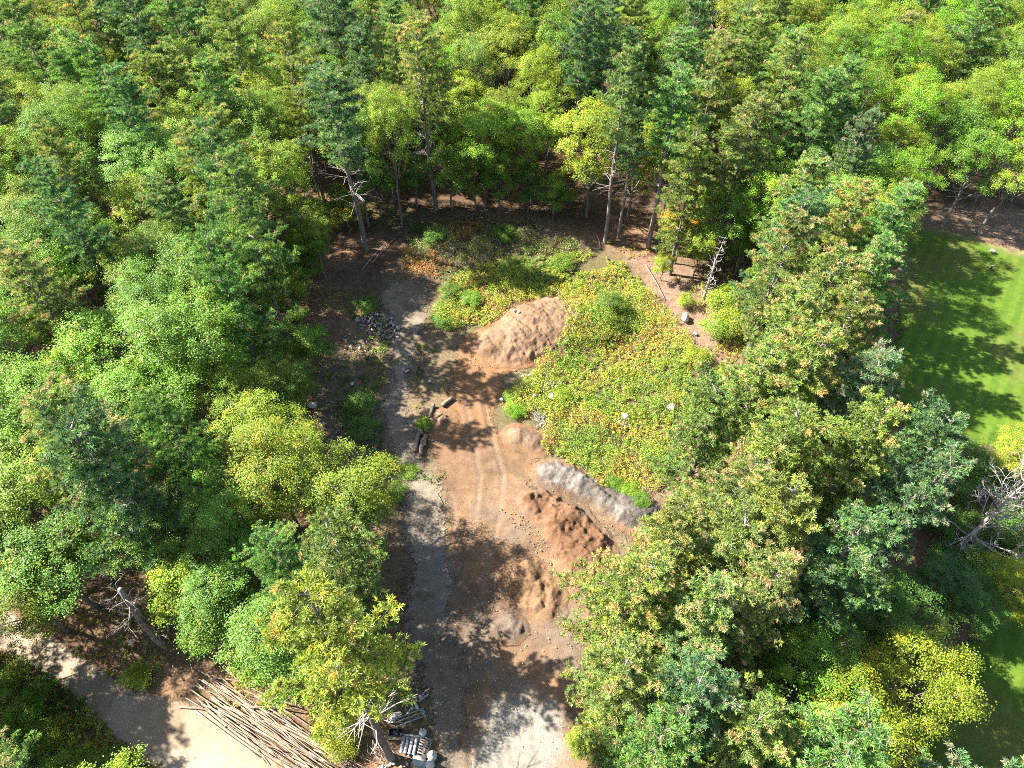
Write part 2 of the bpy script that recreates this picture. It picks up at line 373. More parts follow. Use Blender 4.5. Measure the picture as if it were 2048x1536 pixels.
pile('soil_mound', [(945,668),(1000,628),(1060,598),(1130,590),(1215,600),(1262,650),(1235,700),(1165,705),(1120,725),(1060,738),(985,735),(925,712)], 2.3, .75,
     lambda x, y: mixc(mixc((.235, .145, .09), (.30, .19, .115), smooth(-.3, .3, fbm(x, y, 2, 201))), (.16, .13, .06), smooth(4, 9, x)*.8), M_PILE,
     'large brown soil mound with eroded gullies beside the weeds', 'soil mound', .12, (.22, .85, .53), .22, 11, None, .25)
pile('wood_chip_pile', [(1082,922),(1130,925),(1195,955),(1250,985),(1330,1010),(1330,1040),(1300,1080),(1245,1068),(1200,1040),(1150,995),(1085,972),(1064,955)], 1.5, .75,
     lambda x, y: mixc((.165, .14, .12), (.265, .235, .205), smooth(-.25, .3, fbm(x, y, 1.4, 211))), M_CHIP,
     'long ridge of grey weathered wood chips', 'chip pile', .1, 0, .22, 21, None, .45)
pile('red_soil_bank', [(1030,990),(1110,985),(1160,1010),(1215,1065),(1240,1115),(1225,1190),(1150,1170),(1105,1110),(1050,1040)], 1.1, .5,
     lambda x, y: mixc((.175, .092, .05), (.25, .14, .078), smooth(-.3, .3, fbm(x, y, 1.5, 221))), M_PILE,
     'freshly dug reddish soil bank below the wood chips', 'soil bank', .12, 0, .35, 31, None, .7)
pile('sand_pile', [(990,1130),(1020,1105),(1070,1105),(1105,1130),(1140,1190),(1130,1250),(1085,1260),(1030,1215),(990,1165)], 1.9, .75,
     lambda x, y: mixc((.28, .165, .09), (.20, .115, .062), smooth(-.2, .3, fbm(x, y, 2.2, 231)+(28-y)*.06)), M_PILE,
     'smooth tan sand pile with a crumbled flank', 'sand pile', .12, 0, .2, 41, None, .35)
pile('soil_mound', [(1000,868),(1030,846),(1072,850),(1102,880),(1098,912),(1060,915),(1015,900)], .95, .7,
     lambda x, y: mixc((.215, .14, .092), (.28, .185, .12), smooth(-.3, .3, fbm(x, y, 1.5, 241))), M_PILE,
     'low rounded brown soil mound beside the brush pile', 'soil mound', .12, 0, .18, 51, None, .2)
pile('clod_heap', [(858,838),(880,822),(912,830),(918,850),(895,864),(862,858)], .5, .6,
     lambda x, y: mixc((.23, .14, .085), (.29, .185, .115), smooth(-.3, .3, fbm(x, y, 1, 251))), M_PILE,
     'small heap of brown soil clods beside the cut logs', 'soil heap', .1, 0, .2, 61, None, .6)
pile('soil_mound', [(960,1232),(1000,1222),(1060,1245),(1070,1275),(1010,1290),(955,1270)], .3, .3,
     lambda x, y: mixc((.22, .175, .14), (.18, .13, .095), smooth(-.3, .3, fbm(x, y, 1, 261))), M_PILE,
     'low stony soil mound just below the sand pile', 'soil mound', .12, 0, .2, 71, None, .4)
def top(x, y):
    """ground height including piles"""
    z = h1(x, y)+.1; a = np.array([x]); b = np.array([y])
    return z+max(0, max(float(fn(a, b)[0]) for _, fn in PILES))

# ------------------------------------------------------------------ foliage builders
rs = np.random.RandomState
def unit(v): return v/(np.linalg.norm(v, axis=-1, keepdims=True)+1e-9)
def leaves(cen, nor, r, size, aspect=.62):
    """kite-shaped folded leaves: 4 verts, one quad each"""
    n = len(cen); rnd = unit(r.normal(size=(n, 3)))
    t = unit(np.cross(nor, rnd)); b = np.cross(nor, t)
    s = size[:, None]; w_ = s*aspect
    p0 = cen-t*s*.5; p2 = cen+t*s*.5-nor*s*.10; p1 = cen+b*w_*.5+nor*s*.07; p3 = cen-b*w_*.5+nor*s*.07
    v = np.stack([p0, p1, p2, p3], 1).reshape(-1, 3)
    return v, np.arange(4*n, dtype=np.int32).reshape(-1, 4)

def broadleaf(seed, Ht, R, cb, nl=17, tuft=24, per=72, leaf=.15, base=(.128, .212, .026), yel=.05):
    """returns (trunk mesh, crown mesh); cb = crown base as a fraction of height"""
    r = rs(seed); z0 = Ht*cb; parts = []
    lean = r.normal(0, .25, 2)
    tz = np.linspace(0, Ht*.72, 7)
    tp = np.stack([lean[0]*(tz/Ht)**2*3+.12*r.normal(size=7), lean[1]*(tz/Ht)**2*3+.12*r.normal(size=7), tz], 1); tp[0, :2] = 0
    tr = Ht*.0105+.03
    parts.append(tube(np.vstack([tp[0]-(0, 0, .4), tp]), np.concatenate([[tr*1.5], np.linspace(tr*1.15, tr*.3, 7)]), 8))
    cz = (z0+Ht)/2; a = (Ht-z0)/2
    lob = []
    for k in range(nl):
        f = (k+.5)/nl; zz = -.75+1.6*f**.75; rad = math.sqrt(max(0.04, 1-min(1, abs(zz))**2))*r.uniform(.45, .95)
        th = k*2.4+r.uniform(-.4, .4)
        lob.append((np.array((rad*R*math.cos(th)+lean[0], rad*R*math.sin(th)+lean[1], cz+zz*a*.72)), R*r.uniform(.24, .44)))
    C, Nn, Sz, Cl = [], [], [], []
    for lc, lr in lob:
        i = int(np.clip((lc[2]-lr)/ (Ht*.72)*6*.8, 1, 6)); s = tp[i]
        mid = (s+lc)/2+(0, 0, -.12*np.linalg.norm(lc-s))+r.normal(0, .2, 3)
        parts.append(tube([s, (s*.6+mid*.4), mid, (mid+lc)/2+r.normal(0, .12, 3), lc], np.linspace(tr*.5, .03, 5), 5, False))
        nt_ = max(8, int(tuft*(lr/(R*.38))**2*r.uniform(.8, 1.15)))
        d = unit(r.normal(size=(nt_, 3))+(0, 0, .25)); d[:, 2] = np.where(d[:, 2] < -.35, -d[:, 2]*.6, d[:, 2]); d = unit(d)
        tc = lc+d*lr*r.uniform(.72, 1.12, (nt_, 1))*(1, 1, .82)
        for j in range(min(3, nt_)):
            parts.append(tube([lc, (lc+tc[j])/2+r.normal(0, .1, 3), tc[j]], (.035, .022, .012), 4, False))
        ctone = r.uniform(.82, 1.15)
        for q in range(nt_):
            m = int(per*r.uniform(.6, 1.3)); rr = r.uniform(.36, .66)
            o = r.normal(size=(m, 3))*(rr*.55, rr*.55, rr*.38)
            cc = tc[q]+o
            out = unit(cc-np.array((lean[0], lean[1], cz-a*.5)))
            C.append(cc); Nn.append(unit(out*.55+(0, 0, .65)+r.normal(size=(m, 3))*.45)); Sz.append(leaf*r.uniform(.7, 1.25, m))
            b = np.array(base)*ctone*r.uniform(.85, 1.18)
            if r.rand() < yel*(1.6 if d[q, 2] > .3 else .5): b = b*(1.6, 1.15, .9)
            Cl.append(b*r.uniform(.8, 1.2, (m, 1))*np.where(r.rand(m, 1) < .03, np.array([[1.5, 1.1, 1.0]]), 1))
    C = np.concatenate(C); v, f = leaves(C, np.concatenate(Nn), r, np.concatenate(Sz))
    crown = np_mesh('crown', v, f, np.repeat(np.concatenate(Cl), 4, 0)); crown.materials.append(M_LEAF)
    v, f = join(parts); trunk = np_mesh('trunk', v, f, smooth_=True); trunk.materials.append(M_DBARK)
    return dict(trunk=trunk, crown=crown, H=Ht, R=R)

def blades(cen, dir_, r, ln, wd, n):
    """needle sprays: n thin triangles fanning out of each centre about dir_"""
    m = len(cen); c = np.repeat(cen, n, 0); d = np.repeat(dir_, n, 0)
    d = unit(d*.75+r.normal(size=(m*n, 3))*.62); L_ = ln*r.uniform(.7, 1.2, (m*n, 1))
    s = unit(np.cross(d, r.normal(size=(m*n, 3))))*wd*.5
    v = np.stack([c-s, c+s, c+d*L_+s*.5, c+d*L_-s*.5], 1).reshape(-1, 3)
    return v, np.arange(4*m*n, dtype=np.int32).reshape(-1, 4)

def pine(seed, Ht, R, cb, cones=.3, dead=0, base=(.118, .195, .068), dens=1.2, top_full=.36, step=1.35):
    """white pine: whorls of long limbs, each a flat plume of branchlets with needle tufts"""
    r = rs(seed); parts = []; dparts = []
    bend = r.normal(0, .25, 2)
    def axis(z): t = z/Ht; return np.array((bend[0]*t*t*2+.05*math.sin(z*.6+seed), bend[1]*t*t*2+.05*math.cos(z*.5+seed), z))
    tz = np.linspace(0, Ht, 12); tr = Ht*.0105+.02
    parts.append(tube(np.vstack([axis(0)-(0, 0, .4)]+[axis(z) for z in tz]), np.concatenate([[tr*1.4], tr*(1-tz/Ht)**.8*np.where(tz > Ht*(cb+.1), .6, 1)+.012]), 8))
    z = Ht*cb; TC, TD, CC = [], [], []; topz = Ht*r.uniform(.95, .99)
    th0 = r.uniform(0, 6.28); lob = r.uniform(0, 6.28)
    while z < Ht-.2:
        t = (z-Ht*cb)/(Ht*(1-cb))
        prof = (1-t)**top_full*min(1, .62+t*1.6)
        nb = r.randint(4, 7); th0 += r.uniform(.4, 1.2)
        for k in range(nb):
            th = th0+k*2*math.pi/nb+r.uniform(-.35, .35)
            Lb = max(.4, R*prof*r.uniform(.5, 1.2)*(1+.22*math.sin(th+lob+t*2)))
            el = .05+.38*t+r.uniform(-.14, .16); s_ = axis(z+r.uniform(-.3, .3))
            h = np.array((math.cos(th), math.sin(th), 0)); side = np.cross(h, (0, 0, 1))
            q4 = np.array((0, .3, .6, 1.))
            pts = np.array([s_+h*Lb*q*math.cos(el)+np.array((0, 0, Lb*q*math.sin(el)*(1-.35*q)+.14*Lb*q*q)) for q in q4])
            parts.append(tube(pts, (.05+.012*Lb, .035, .022, .01), 4, False))
            tone_b = r.uniform(.85, 1.15)
            ns = int((3+3.6*Lb)*dens)
            q0 = (.10+.90*(np.arange(ns)+r.rand(ns))/ns)
            for q_ in q0:
                p0 = np.array([np.interp(q_, q4, pts[:, i]) for i in range(3)])
                sg = 1 if r.rand() < .5 else -1; l2 = (.40*Lb*(1.12-q_)+.22)*r.uniform(.5, 1.15)
                d2 = unit(h*r.uniform(.5, 1.0)+side*sg*r.uniform(.35, 1.0)+np.array((0, 0, r.uniform(.05, .4))))
                m = max(1, int(round(l2/.27))+1); tt = (np.arange(m)+.6)/m
                P = p0+d2*(l2*tt)[:, None]+r.normal(size=(m, 3))*(.08, .08, .04)
                TC.append(P); TD.append(np.tile(unit(d2+np.array((0, 0, .55))), (m, 1)))
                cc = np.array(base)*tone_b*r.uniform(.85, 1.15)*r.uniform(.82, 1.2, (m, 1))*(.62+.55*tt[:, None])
                if q_ > .62 and r.rand() < cones*(.25+1.0*t): cc = np.array((.27, .245, .13))*r.uniform(.75, 1.2, (m, 1))
                elif r.rand() < .22: cc = cc*(1.5, 1.3, .9)
                CC.append(cc)
        z += r.uniform(.65, 1.15)*step*(.7+.5*(1-t))
    n = 21
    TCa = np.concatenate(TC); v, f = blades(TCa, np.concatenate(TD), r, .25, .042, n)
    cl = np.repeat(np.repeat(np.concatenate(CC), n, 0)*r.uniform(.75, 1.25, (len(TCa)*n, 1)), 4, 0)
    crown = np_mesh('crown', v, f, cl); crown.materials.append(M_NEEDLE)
    v, f = join(parts); trunk = np_mesh('trunk', v, f, smooth_=True); trunk.materials.append(M_PBARK)
    dm = None
    if dead:
        for k in range(dead):
            z = Ht*cb*r.uniform(.45, 1.0); th = r.uniform(0, 6.28); Lb = r.uniform(.7, 2.6)
            h = np.array((math.cos(th), math.sin(th), r.uniform(-.15, .35))); s_ = axis(z)
            e = s_+h*Lb; m_ = (s_+e)/2+r.normal(0, .12, 3)
            dparts.append(tube([s_, m_, e], (.045, .028, .012), 4, False))
            for q in range(2):
                dparts.append(tube([m_, m_+h*Lb*.3+r.normal(0, .3, 3)], (.02, .008), 4, False))
        v, f = join(dparts); dm = np_mesh('dead_branches', v, f); dm.materials.append(M_DEAD)
    return dict(trunk=trunk, crown=crown, dead=dm, H=Ht, R=R)

def snag(seed, Ht, tr, nbr=14, lb=3.5, lean=(0, 0), zlo=.3, depth=2, sides=5, broken=False, up=.35, dirbias=None):
    """bare dead tree as one continuous set of limbs: trunk and branches meshes"""
    r = rs(seed); n = 9
    tz = np.linspace(0, 1, n)
    tp = np.stack([lean[0]*tz**1.2+np.cumsum(r.normal(0, .05, n)), lean[1]*tz**1.2+np.cumsum(r.normal(0, .05, n)), tz*Ht], 1); tp -= tp[0]
    T = tube(np.vstack([tp[0]-(0, 0, .4), tp]), np.concatenate([[tr*1.5], np.linspace(tr, tr*(.55 if broken else .12), n)]), 8)
    B = []
    def grow(p, d, ln, ra, dep):
        k = 5; pts = [p]; dd = d.copy()
        for i in range(k):
            dd = unit(dd+r.normal(0, .22, 3)+np.array((0, 0, .05))); pts.append(pts[-1]+dd*ln/k)
        B.append(tube(pts, np.linspace(ra, max(.006, ra*.25), k+1), sides if dep > 1 else 4, False))
        if dep > 0:
            for q in range(r.randint(3, 6)):
                i = r.randint(1, k+1); grow(pts[i], unit(dd+r.normal(0, .65, 3)), ln*r.uniform(.35, .6), ra*.5, dep-1)
    for k in range(nbr):
        t = zlo+(1-zlo)*(k+r.rand())/nbr; p = np.array([np.interp(t, tz, tp[:, i]) for i in range(3)])
        th = k*2.4+r.uniform(-.5, .5); d = np.array((math.cos(th), math.sin(th), up+r.uniform(-.2, .3)))
        if dirbias is not None: d = d+np.array(dirbias)
        grow(p, unit(d), lb*(1.1-.6*t)*r.uniform(.6, 1.1), tr*.38*(1.1-.7*t), depth)
    v, f = T; tm = np_mesh('trunk', v, f, smooth_=True); v, f = join(B); bm = np_mesh('branches', v, f)
    return tm, bm

# ---- tree kinds (shared meshes)
PINE = {
 'full': [pine(101, 21, 4.0, .24, .30), pine(102, 23, 4.4, .28, .5), pine(103, 20, 3.9, .22, .12), pine(104, 22, 4.2, .30, .35), pine(105, 22, 4.4, .36, .2)],
 'tall': [pine(111, 25, 3.8, .54, .30, 26), pine(112, 25, 3.6, .58, .15, 20), pine(113, 24, 4.2, .50, .35, 22)],
}
BROAD = {
 'big': [broadleaf(201, 18, 4.4, .28), broadleaf(202, 17, 4.0, .24), broadleaf(203, 19, 4.8, .32, 20), broadleaf(204, 16, 3.8, .22), broadleaf(205, 18, 4.2, .3, 19, yel=.22), broadleaf(206, 17, 4.3, .36, 14), broadleaf(207, 18, 4.0, .3, 22, 22)],
 'young': [broadleaf(211, 10, 2.6, .18, 12, 22, 44, .17), broadleaf(212, 9, 2.3, .15, 11, 22, 44, .17, yel=.2), broadleaf(213, 11, 2.9, .25, 13, 22, 44, .17)],
 'shrub': [broadleaf(221, 3.2, 1.9, .02, 9, 20, 40, .14), broadleaf(222, 2.8, 1.6, .0, 8, 20, 40, .14, yel=.25)],
}
PT = {'l': ('lime-yellow', (1.85, 1.5, .75)), 'b': ('blue-green', (.85, 1.0, 1.15)), 'g': ('bright green', (1.0, 1.2, .9)), 'y': ('yellow-green', (1.52, 1.26, .9)), 'd': ('dark green', (.8, .9, .95)), 'p': ('pale green', (1.4, 1.22, 1.0))}
DT = {'l': ('light green', (1.3, 1.15, .9)), 'm': ('mid-green', (.88, 1.0, .95)), 'd': ('dark green', (.62, .75, .95)), 'y': ('yellow-green', (1.48, 1.17, .8)), 'o': ('orange-gold', (2.3, 1.05, .8)), 's': ('silvery green', (1.15, 1.25, 1.6)), 'g': ('bright green', (1.05, 1.25, .7))}
TREES = []
pr = rs(7)
def ladd(k): TREES.append(k)
def plant(kind, sub, x, y, Ht, R, tint, label=None, var=None, rot=None, name=None):
    lib = (PINE if kind == 'pine' else BROAD)[sub]; vi = pr.randint(len(lib)) if var is None else var; v = lib[vi]
    cname = name or {'pine': 'pine_tree', 'big': 'broadleaf_tree', 'young': 'young_tree', 'shrub': 'shrub'}['pine' if kind == 'pine' else sub]
    e = bpy.data.objects.new(cname, None); COL.objects.link(e); e.empty_display_size = .5
    e.location = (x, y, top(x, y)-.12 if sub == 'shrub' else h1(x, y)); e.rotation_euler = (pr.normal(0, .015), pr.normal(0, .015), pr.uniform(0, 6.28) if rot is None else rot)
    e.scale = (R/v['R'], R/v['R'], Ht/v['H'])
    wds, tc = (PT if kind == 'pine' else DT)[tint]
    jit = pr.uniform(.93, 1.07, 3)*pr.uniform(.9, 1.1)
    for nm in ('trunk', 'crown', 'dead'):
        m = v.get(nm)
        if m is None: continue
        o = link({'dead': 'dead_branches', 'trunk': 'trunk' if sub != 'shrub' else 'stem', 'crown': 'crown'}[nm], m, None, e)
        if nm == 'dead': o['kind'] = 'stuff'
        if nm == 'crown': o.color = (tc[0]*jit[0], tc[1]*jit[1], tc[2]*jit[2], 1)
    TREES.append(dict(o=e, kind=kind, sub=sub, x=x, y=y, H=Ht, R=R, word=wds, label=label))
    return e
def crown_at(kind, sub, u, v, R, Ht, tint, label=None, f=.70, **k):
    p = at(u, v, Ht*f); return plant(kind, sub, p[0], p[1], Ht, R, tint, label, **k)
def base_at(kind, sub, u, v, R, Ht, tint, label=None, **k):
    p = at(u, v, 0); return plant(kind, sub, p[0], p[1], Ht, R, tint, label, **k)

# ---- trees one can point at: base seen
base_at('pine', 'tall', 733, 500, 4.8, 25, 'b', 'tall pine with long bare grey trunk at upper left corner of clearing', var=0)
base_at('pine', 'tall', 872, 418, 5.0, 26, 'y', 'tallest pine beyond the clearing, dead branches below its yellowish crown', var=2)
base_at('pine', 'tall', 1210, 486, 3.5, 26, 'p', 'slender pine with straight bare trunk, left of three at clearing back', var=1)
base_at('pine', 'tall', 1296, 496, 4.4, 25, 'g', 'wide bright pine on bare trunk, right of three at clearing back', var=0)
base_at('pine', 'tall', 1236, 476, 2.6, 18, 'b', 'short narrow pine between the two bare-trunked pines at clearing back', var=1)
base_at('pine', 'tall', 1143, 350, 3.2, 26, 'b', 'pine with thin trunk showing behind the golden sapling', var=2)
base_at('pine', 'tall', 1185, 360, 3.2, 26, 'b', 'dark-trunked pine behind the slender bare pine', var=1)
base_at('pine', 'tall', 780, 1516, 4.6, 27, 'l', 'lime-yellow pine above the pallets, bare lower trunk among white stones', var=1)
base_at('pine', 'full', 585, 705, 4.4, 25, 'g', 'bright green pine, nearest of three pines along left edge of clearing')
base_at('pine', 'full', 545, 800, 4.0, 23, 'g', 'bright green pine at left of clearing, lowest of three standing together')
base_at('pine', 'full', 540, 620, 4.2, 24, 'b', 'blue-green pine at left of clearing, uppermost of three standing together')
for a in [(1135,402,1.7,8.5,'o','golden young tree standing alone in front of dark woods'), (1105,440,2.1,7.5,'m','mid-green young tree just left of the golden young tree'),
          (1000,425,2.2,8.5,'m','mid-green young tree at back edge of clearing, left of brush'), (950,420,2.4,10,'m','mid-green tree with visible thin trunk behind clearing'),
          (760,430,2.6,9.5,'m','mid-green young tree right beside the tall pine at clearing corner'), (835,415,2.4,9,'d','dark green young tree left of the tallest pine'),
          (905,420,2.5,11,'m','mid-green young tree right of the tallest pine trunk'), (1055,425,2.2,9,'d','dark green young tree second left of golden young tree'),
          (1180,420,1.9,8,'m','mid-green young tree between golden young tree and slender pine'), (1350,525,2.4,9.5,'o','orange-gold young tree beside the wide bright pine'),
          (1322,560,1.3,4.5,'y','small yellow-green sapling on bare tan soil strip'), (1385,560,1.8,9,'y','yellow-green young tree behind the tan soil strip'),
          (1385,490,2.3,10,'o','orange-tinged young tree behind the orange-gold one'), (1470,545,2.0,9,'m','mid-green tree beside the twiggy grey snag'),
          (640,560,2.2,9,'m','mid-green young tree left of clearing near leaning dead stems'), (600,640,2.1,7.5,'y','yellow-green young tree on left edge of clearing'),
          (640,740,2.0,7.5,'m','mid-green young tree above the grey boulder at left'), (590,860,2.6,9,'m','mid-green young tree left of the dark bare hollow'),
          (1215,1330,1.8,6,'l','light green sapling leaning out over the lot edge'), (560,1340,2.4,8,'g','bright green young tree above the pole pile'),
          (1160,1500,1.2,3.5,'y','small yellow-green shrub at right edge of pale sand'), (470,1290,2.4,9,'m','mid-green young tree on the bank above the pole pile'),
          (410,1230,2.4,10,'l','light green young tree behind the broken snag'), (1590,1440,1.8,5,'o','orange-brown young tree under the pines near lawn')]:
    base_at('broad', 'young', *a[:2], *a[2:5], a[5])
# ---- crowns in view
for u, v, R, Ht, t in [(210,965,4.4,20,'b'),(350,870,3.0,17,'g'),(572,1130,3.0,14,'g'),(140,440,3.4,21,'b'),
        (225,180,4.0,22,'g'),(265,255,3.6,21,'b'),(592,165,3.2,22,'y'),(60,90,4,22,'g'),(150,45,4,22,'y'),(285,75,4,22,'b'),(355,45,4,22,'g'),(470,95,3.6,22,'y'),(690,50,4.2,22,'b'),(640,20,4,22,'b'),
        (1180,50,3.6,23,'g'),(1265,45,3.8,23,'y'),(1385,90,4.2,23,'b'),(1500,120,3.6,21,'y'),(1950,70,4.8,20,'g'),(1490,280,4.4,21,'p'),(1625,240,4.5,20,'g'),(1700,315,3.5,19,'b'),(1420,180,3.6,22,'p'),(1560,180,3.8,22,'p'),
        (1590,405,4,20,'p'),(1560,525,3.6,19,'p'),(1735,470,4,19,'y'),(1640,490,3.8,20,'b'),(1690,610,4.3,20,'y'),(1590,690,4.3,20,'y'),(1745,690,3.8,19,'p'),(1490,770,4.0,19,'p'),(1650,790,4.3,20,'y'),(1760,810,4,19,'b'),
        (1420,850,3.8,18,'p'),(1545,900,4.3,20,'y'),(1690,920,4.3,20,'y'),(1860,920,4.4,18,'b'),(1770,1010,4.0,18,'b'),(1440,1000,3.6,18,'p'),(1570,1060,4.2,20,'y'),(1470,1140,4.0,19,'p'),(1250,1190,4.3,18,'y'),(1660,1130,4.0,19,'b'),
        (1390,1270,3.8,18,'p'),(1245,1400,3.8,17,'p'),(1390,1430,3.8,18,'b'),(1290,1520,3.6,17,'g'),(1480,1500,3.6,17,'p'),(1350,1120,3.4,18,'y'),(1530,1220,3.4,18,'p')]:
    u -= 65 if u > 1620 and 430 < v < 900 else 0
    crown_at('pine', 'full', u, v, R*(1.2 if u < 800 else 1.0 if u > 1640 else 1.1), Ht+(2.5 if u < 800 else 3.5 if u > 1500 and v > 500 else 1.5), t, f=.72)
for u, v, R, Ht, t in [(60,960,4.2,15,'l'),(545,945,4.0,17,'l'),(690,960,3.9,15,'l'),(455,1030,3.2,14,'m'),(90,1120,4,13,'m'),(310,1060,3.4,12,'m'),(440,1170,3.3,11,'m'),(30,1180,3.2,12,'l'),(700,1080,3.0,11,'m'),
        (80,560,4.2,17,'g'),(515,380,4.5,18,'l'),(300,330,5,18,'s'),(200,700,4.5,16,'g'),(90,770,4.5,16,'g'),(290,790,4.4,15,'g'),(440,810,3.4,13,'l'),(560,770,2.9,11,'m'),(40,860,4,15,'g'),(620,440,2.8,13,'l'),(250,560,3.6,16,'l'),
        (400,150,4.2,19,'l'),(520,200,3.6,18,'y'),(370,260,4.2,18,'l'),(95,235,3.6,18,'y'),(540,70,4,20,'l'),(20,330,3.8,18,'g'),(740,120,3.2,19,'y'),(935,60,4,21,'l'),(1015,100,4,20,'l'),(1065,160,3.6,18,'y'),(915,200,3.6,17,'y'),(1095,220,3.4,16,'l'),(1000,230,3.6,16,'l'),
        (1480,40,4,20,'y'),(1600,30,4.2,20,'l'),(1680,90,4.4,19,'l'),(1750,50,4.2,20,'l'),(1850,130,4.4,18,'l'),(1745,190,3.8,17,'l'),(1830,200,4,17,'y'),(1990,190,4.6,17,'l'),(1890,250,4.2,16,'s'),(1965,310,4,15,'m'),(2040,330,4,15,'l'),(1790,300,3.2,15,'y'),
        (1785,400,3.2,15,'l'),(1455,420,3.2,14,'m'),(1720,1200,4,11,'d'),(1810,1250,3.4,10,'d'),(1855,1370,3.3,15,'y'),(1715,1465,3.5,15,'y'),(2045,900,2.8,9,'y'),(2060,1170,2.6,8,'y'),(1960,1200,2.6,6,'d'),(1905,1180,2.6,7,'d'),(1610,1390,3.2,10,'d'),(1640,1290,3.4,10,'l')]:
    crown_at('broad', 'big', u, v, R, Ht, t)
for u, v, R, Ht, t in [(1450,600,2.0,3.6,'l'),(1490,650,2.2,4,'y'),(1440,660,1.7,3.2,'l'),(1500,590,2.0,3.8,'l'),(1215,612,1.5,2.4,'d'),(1395,720,1.4,2.2,'y'),(1310,1060,1.3,2.2,'m'),(270,1350,1.1,1.2,'y'),(735,610,1.3,1.5,'d'),(1195,1395,1.2,2,'o'),
        (715,800,1.6,1.4,'d'),(730,850,1.4,1.3,'d'),(900,585,1.3,1.3,'d'),(945,600,1.2,1.2,'m'),(880,640,1.2,1.2,'d'),(1010,470,1.5,1.5,'d'),(1130,520,1.4,1.5,'m'),(1120,790,.9,1,'l'),(1030,795,.9,.8,'g'),(1030,825,1.0,.9,'g'),(850,850,.8,.8,'g'),(820,940,.9,.6,'m'),
        (870,470,1.5,1.4,'d'),(1370,600,1.0,2,'y'),(10,1370,1.3,1.6,'l'),(40,1430,1.4,1.8,'m'),(100,1460,1.2,1.4,'y'),(165,1520,1.2,1.4,'l'),(40,1515,1.5,1.8,'m'),(110,1535,1.3,1.6,'m'),(70,1385,1.1,1.2,'m'),(215,1545,1.2,1.2,'d'),(680,1440,1.5,2.4,'y'),(690,1490,1.2,1.6,'y'),
        (1900,965,1.8,3,'d'),(1950,935,1.8,3,'d'),(2005,965,1.9,3,'d'),(1985,1060,1.8,2.6,'d'),(2040,1090,1.7,2.6,'m'),(1925,1050,1.7,2.6,'d'),(2030,1020,1.6,2.4,'d'),(1870,1030,1.7,3,'d'),(1905,1130,1.7,2.6,'d'),(1960,1130,1.8,2.6,'m'),(2020,1140,1.6,2.4,'y'),
        (790,985,1.0,1.2,'m'),(1225,965,.8,.9,'m'),(1260,985,.8,.9,'g'),(1280,1010,.8,1,'m')]:
    crown_at('broad', 'shrub', u, v, R, Ht, t, f=.5)

# ---- fill the rest of the woods
KEEP = [(P_CLEAR, .8), (P_LAWN, 1.0), (P_ROAD, 1.0), (P_BANK, .3), (P_LITTER, .6)]
WIN = [np.array(p, float) for p in (
 [(650,700),(640,590),(720,525),(800,470),(980,440),(1180,480),(1290,510),(1400,560),(1440,680),(1380,800),(1310,900),(1300,1000),(1310,1040),(1130,1140),(1110,1250),(1150,1350),(1170,1536),(830,1536),(850,1400),(830,1200),(800,1100),(780,950),(730,860),(620,850),(590,780)],
 [(1835,465),(2048,495),(2100,890),(1930,855),(1830,830),(1805,600)], [(1910,1270),(2048,1260),(2100,1536),(1850,1536),(1940,1380)],
 [(0,1240),(100,1270),(200,1170),(280,1130),(340,1150),(420,1280),(380,1350),(620,1440),(760,1536),(0,1536)], [(1850,400),(2048,420),(2048,500),(1840,470)], [(1860,950),(2100,950),(2100,1120),(1890,1120)])]
def hides(x, y, Ht, R):
    for f_ in (.3, .5, .7, .92):
        u, v = proj((x, y, Ht*f_)); d = math.hypot(math.hypot(x, y), CAM_H-Ht*f_); rp = R*(.9 if f_ < .8 else .4)*FPX/d
        for wn in WIN:
            if sd1(wn, u, v) > -rp: return True
    return False
fr = rs(99); tries = 0
px = np.array([(t['x'], t['y'], t['R'], t['H']) for t in TREES])
while tries < 7000:
    tries += 1
    y = fr.uniform(-4, 150); lim = 34+.42*y
    x = fr.uniform(-lim-14, lim+6)
    if any(sd1(P, x, y) > -m for P, m in KEEP): continue
    R = fr.uniform(3.2, 4.4)
    big = px[px[:, 3] > 10]
    d = np.hypot(big[:, 0]-x, big[:, 1]-y)
    if (d < .60*(big[:, 2]+R)).any(): continue
    if hides(x, y, 20, R) or proj((x, y, 8))[1] < -10: continue
    pineP = .20+.5*(vnoise(np.array([x]), np.array([y]), 16, 5)[0]-.4)+(.35 if 14 < x < 45 and y < 75 else 0)
    u, v = proj((x, y, 14))
    if v > 1480 and 700 < u < 1250: continue
    if fr.rand() < pineP:
        Ht = fr.uniform(18, 22); plant('pine', 'full', x, y, Ht, R*1.15, 'bgypg'[fr.randint(5)])
    else:
        Ht = fr.uniform(15, 20) if v < 700 else fr.uniform(12, 16); plant('broad', 'big', x, y, Ht, R, 'llgmmysg'[fr.randint(8)])
    px = np.vstack([px, (x, y, R, Ht)])
# understorey along the edges
tries = 0; n_u = 0
while tries < 3000 and n_u < 46:
    tries += 1
    y = fr.uniform(8, 105); lim = 34+.42*y; x = fr.uniform(-lim, lim)
    if any(sd1(P, x, y) > -m*1.2 for P, m in KEEP): continue
    if sd1(P_CLEAR, x, y) < -16: continue
    if hides(x, y, 7, 2): continue
    d = np.hypot(px[:, 0]-x, px[:, 1]-y)
    if (d < 2.3).any(): continue
    Ht = fr.uniform(5, 8.5); plant('broad', 'young', x, y, Ht, fr.uniform(1.7, 2.5), 'mmldmy'[fr.randint(6)]); px = np.vstack([px, (x, y, 2, 6)]); n_u += 1

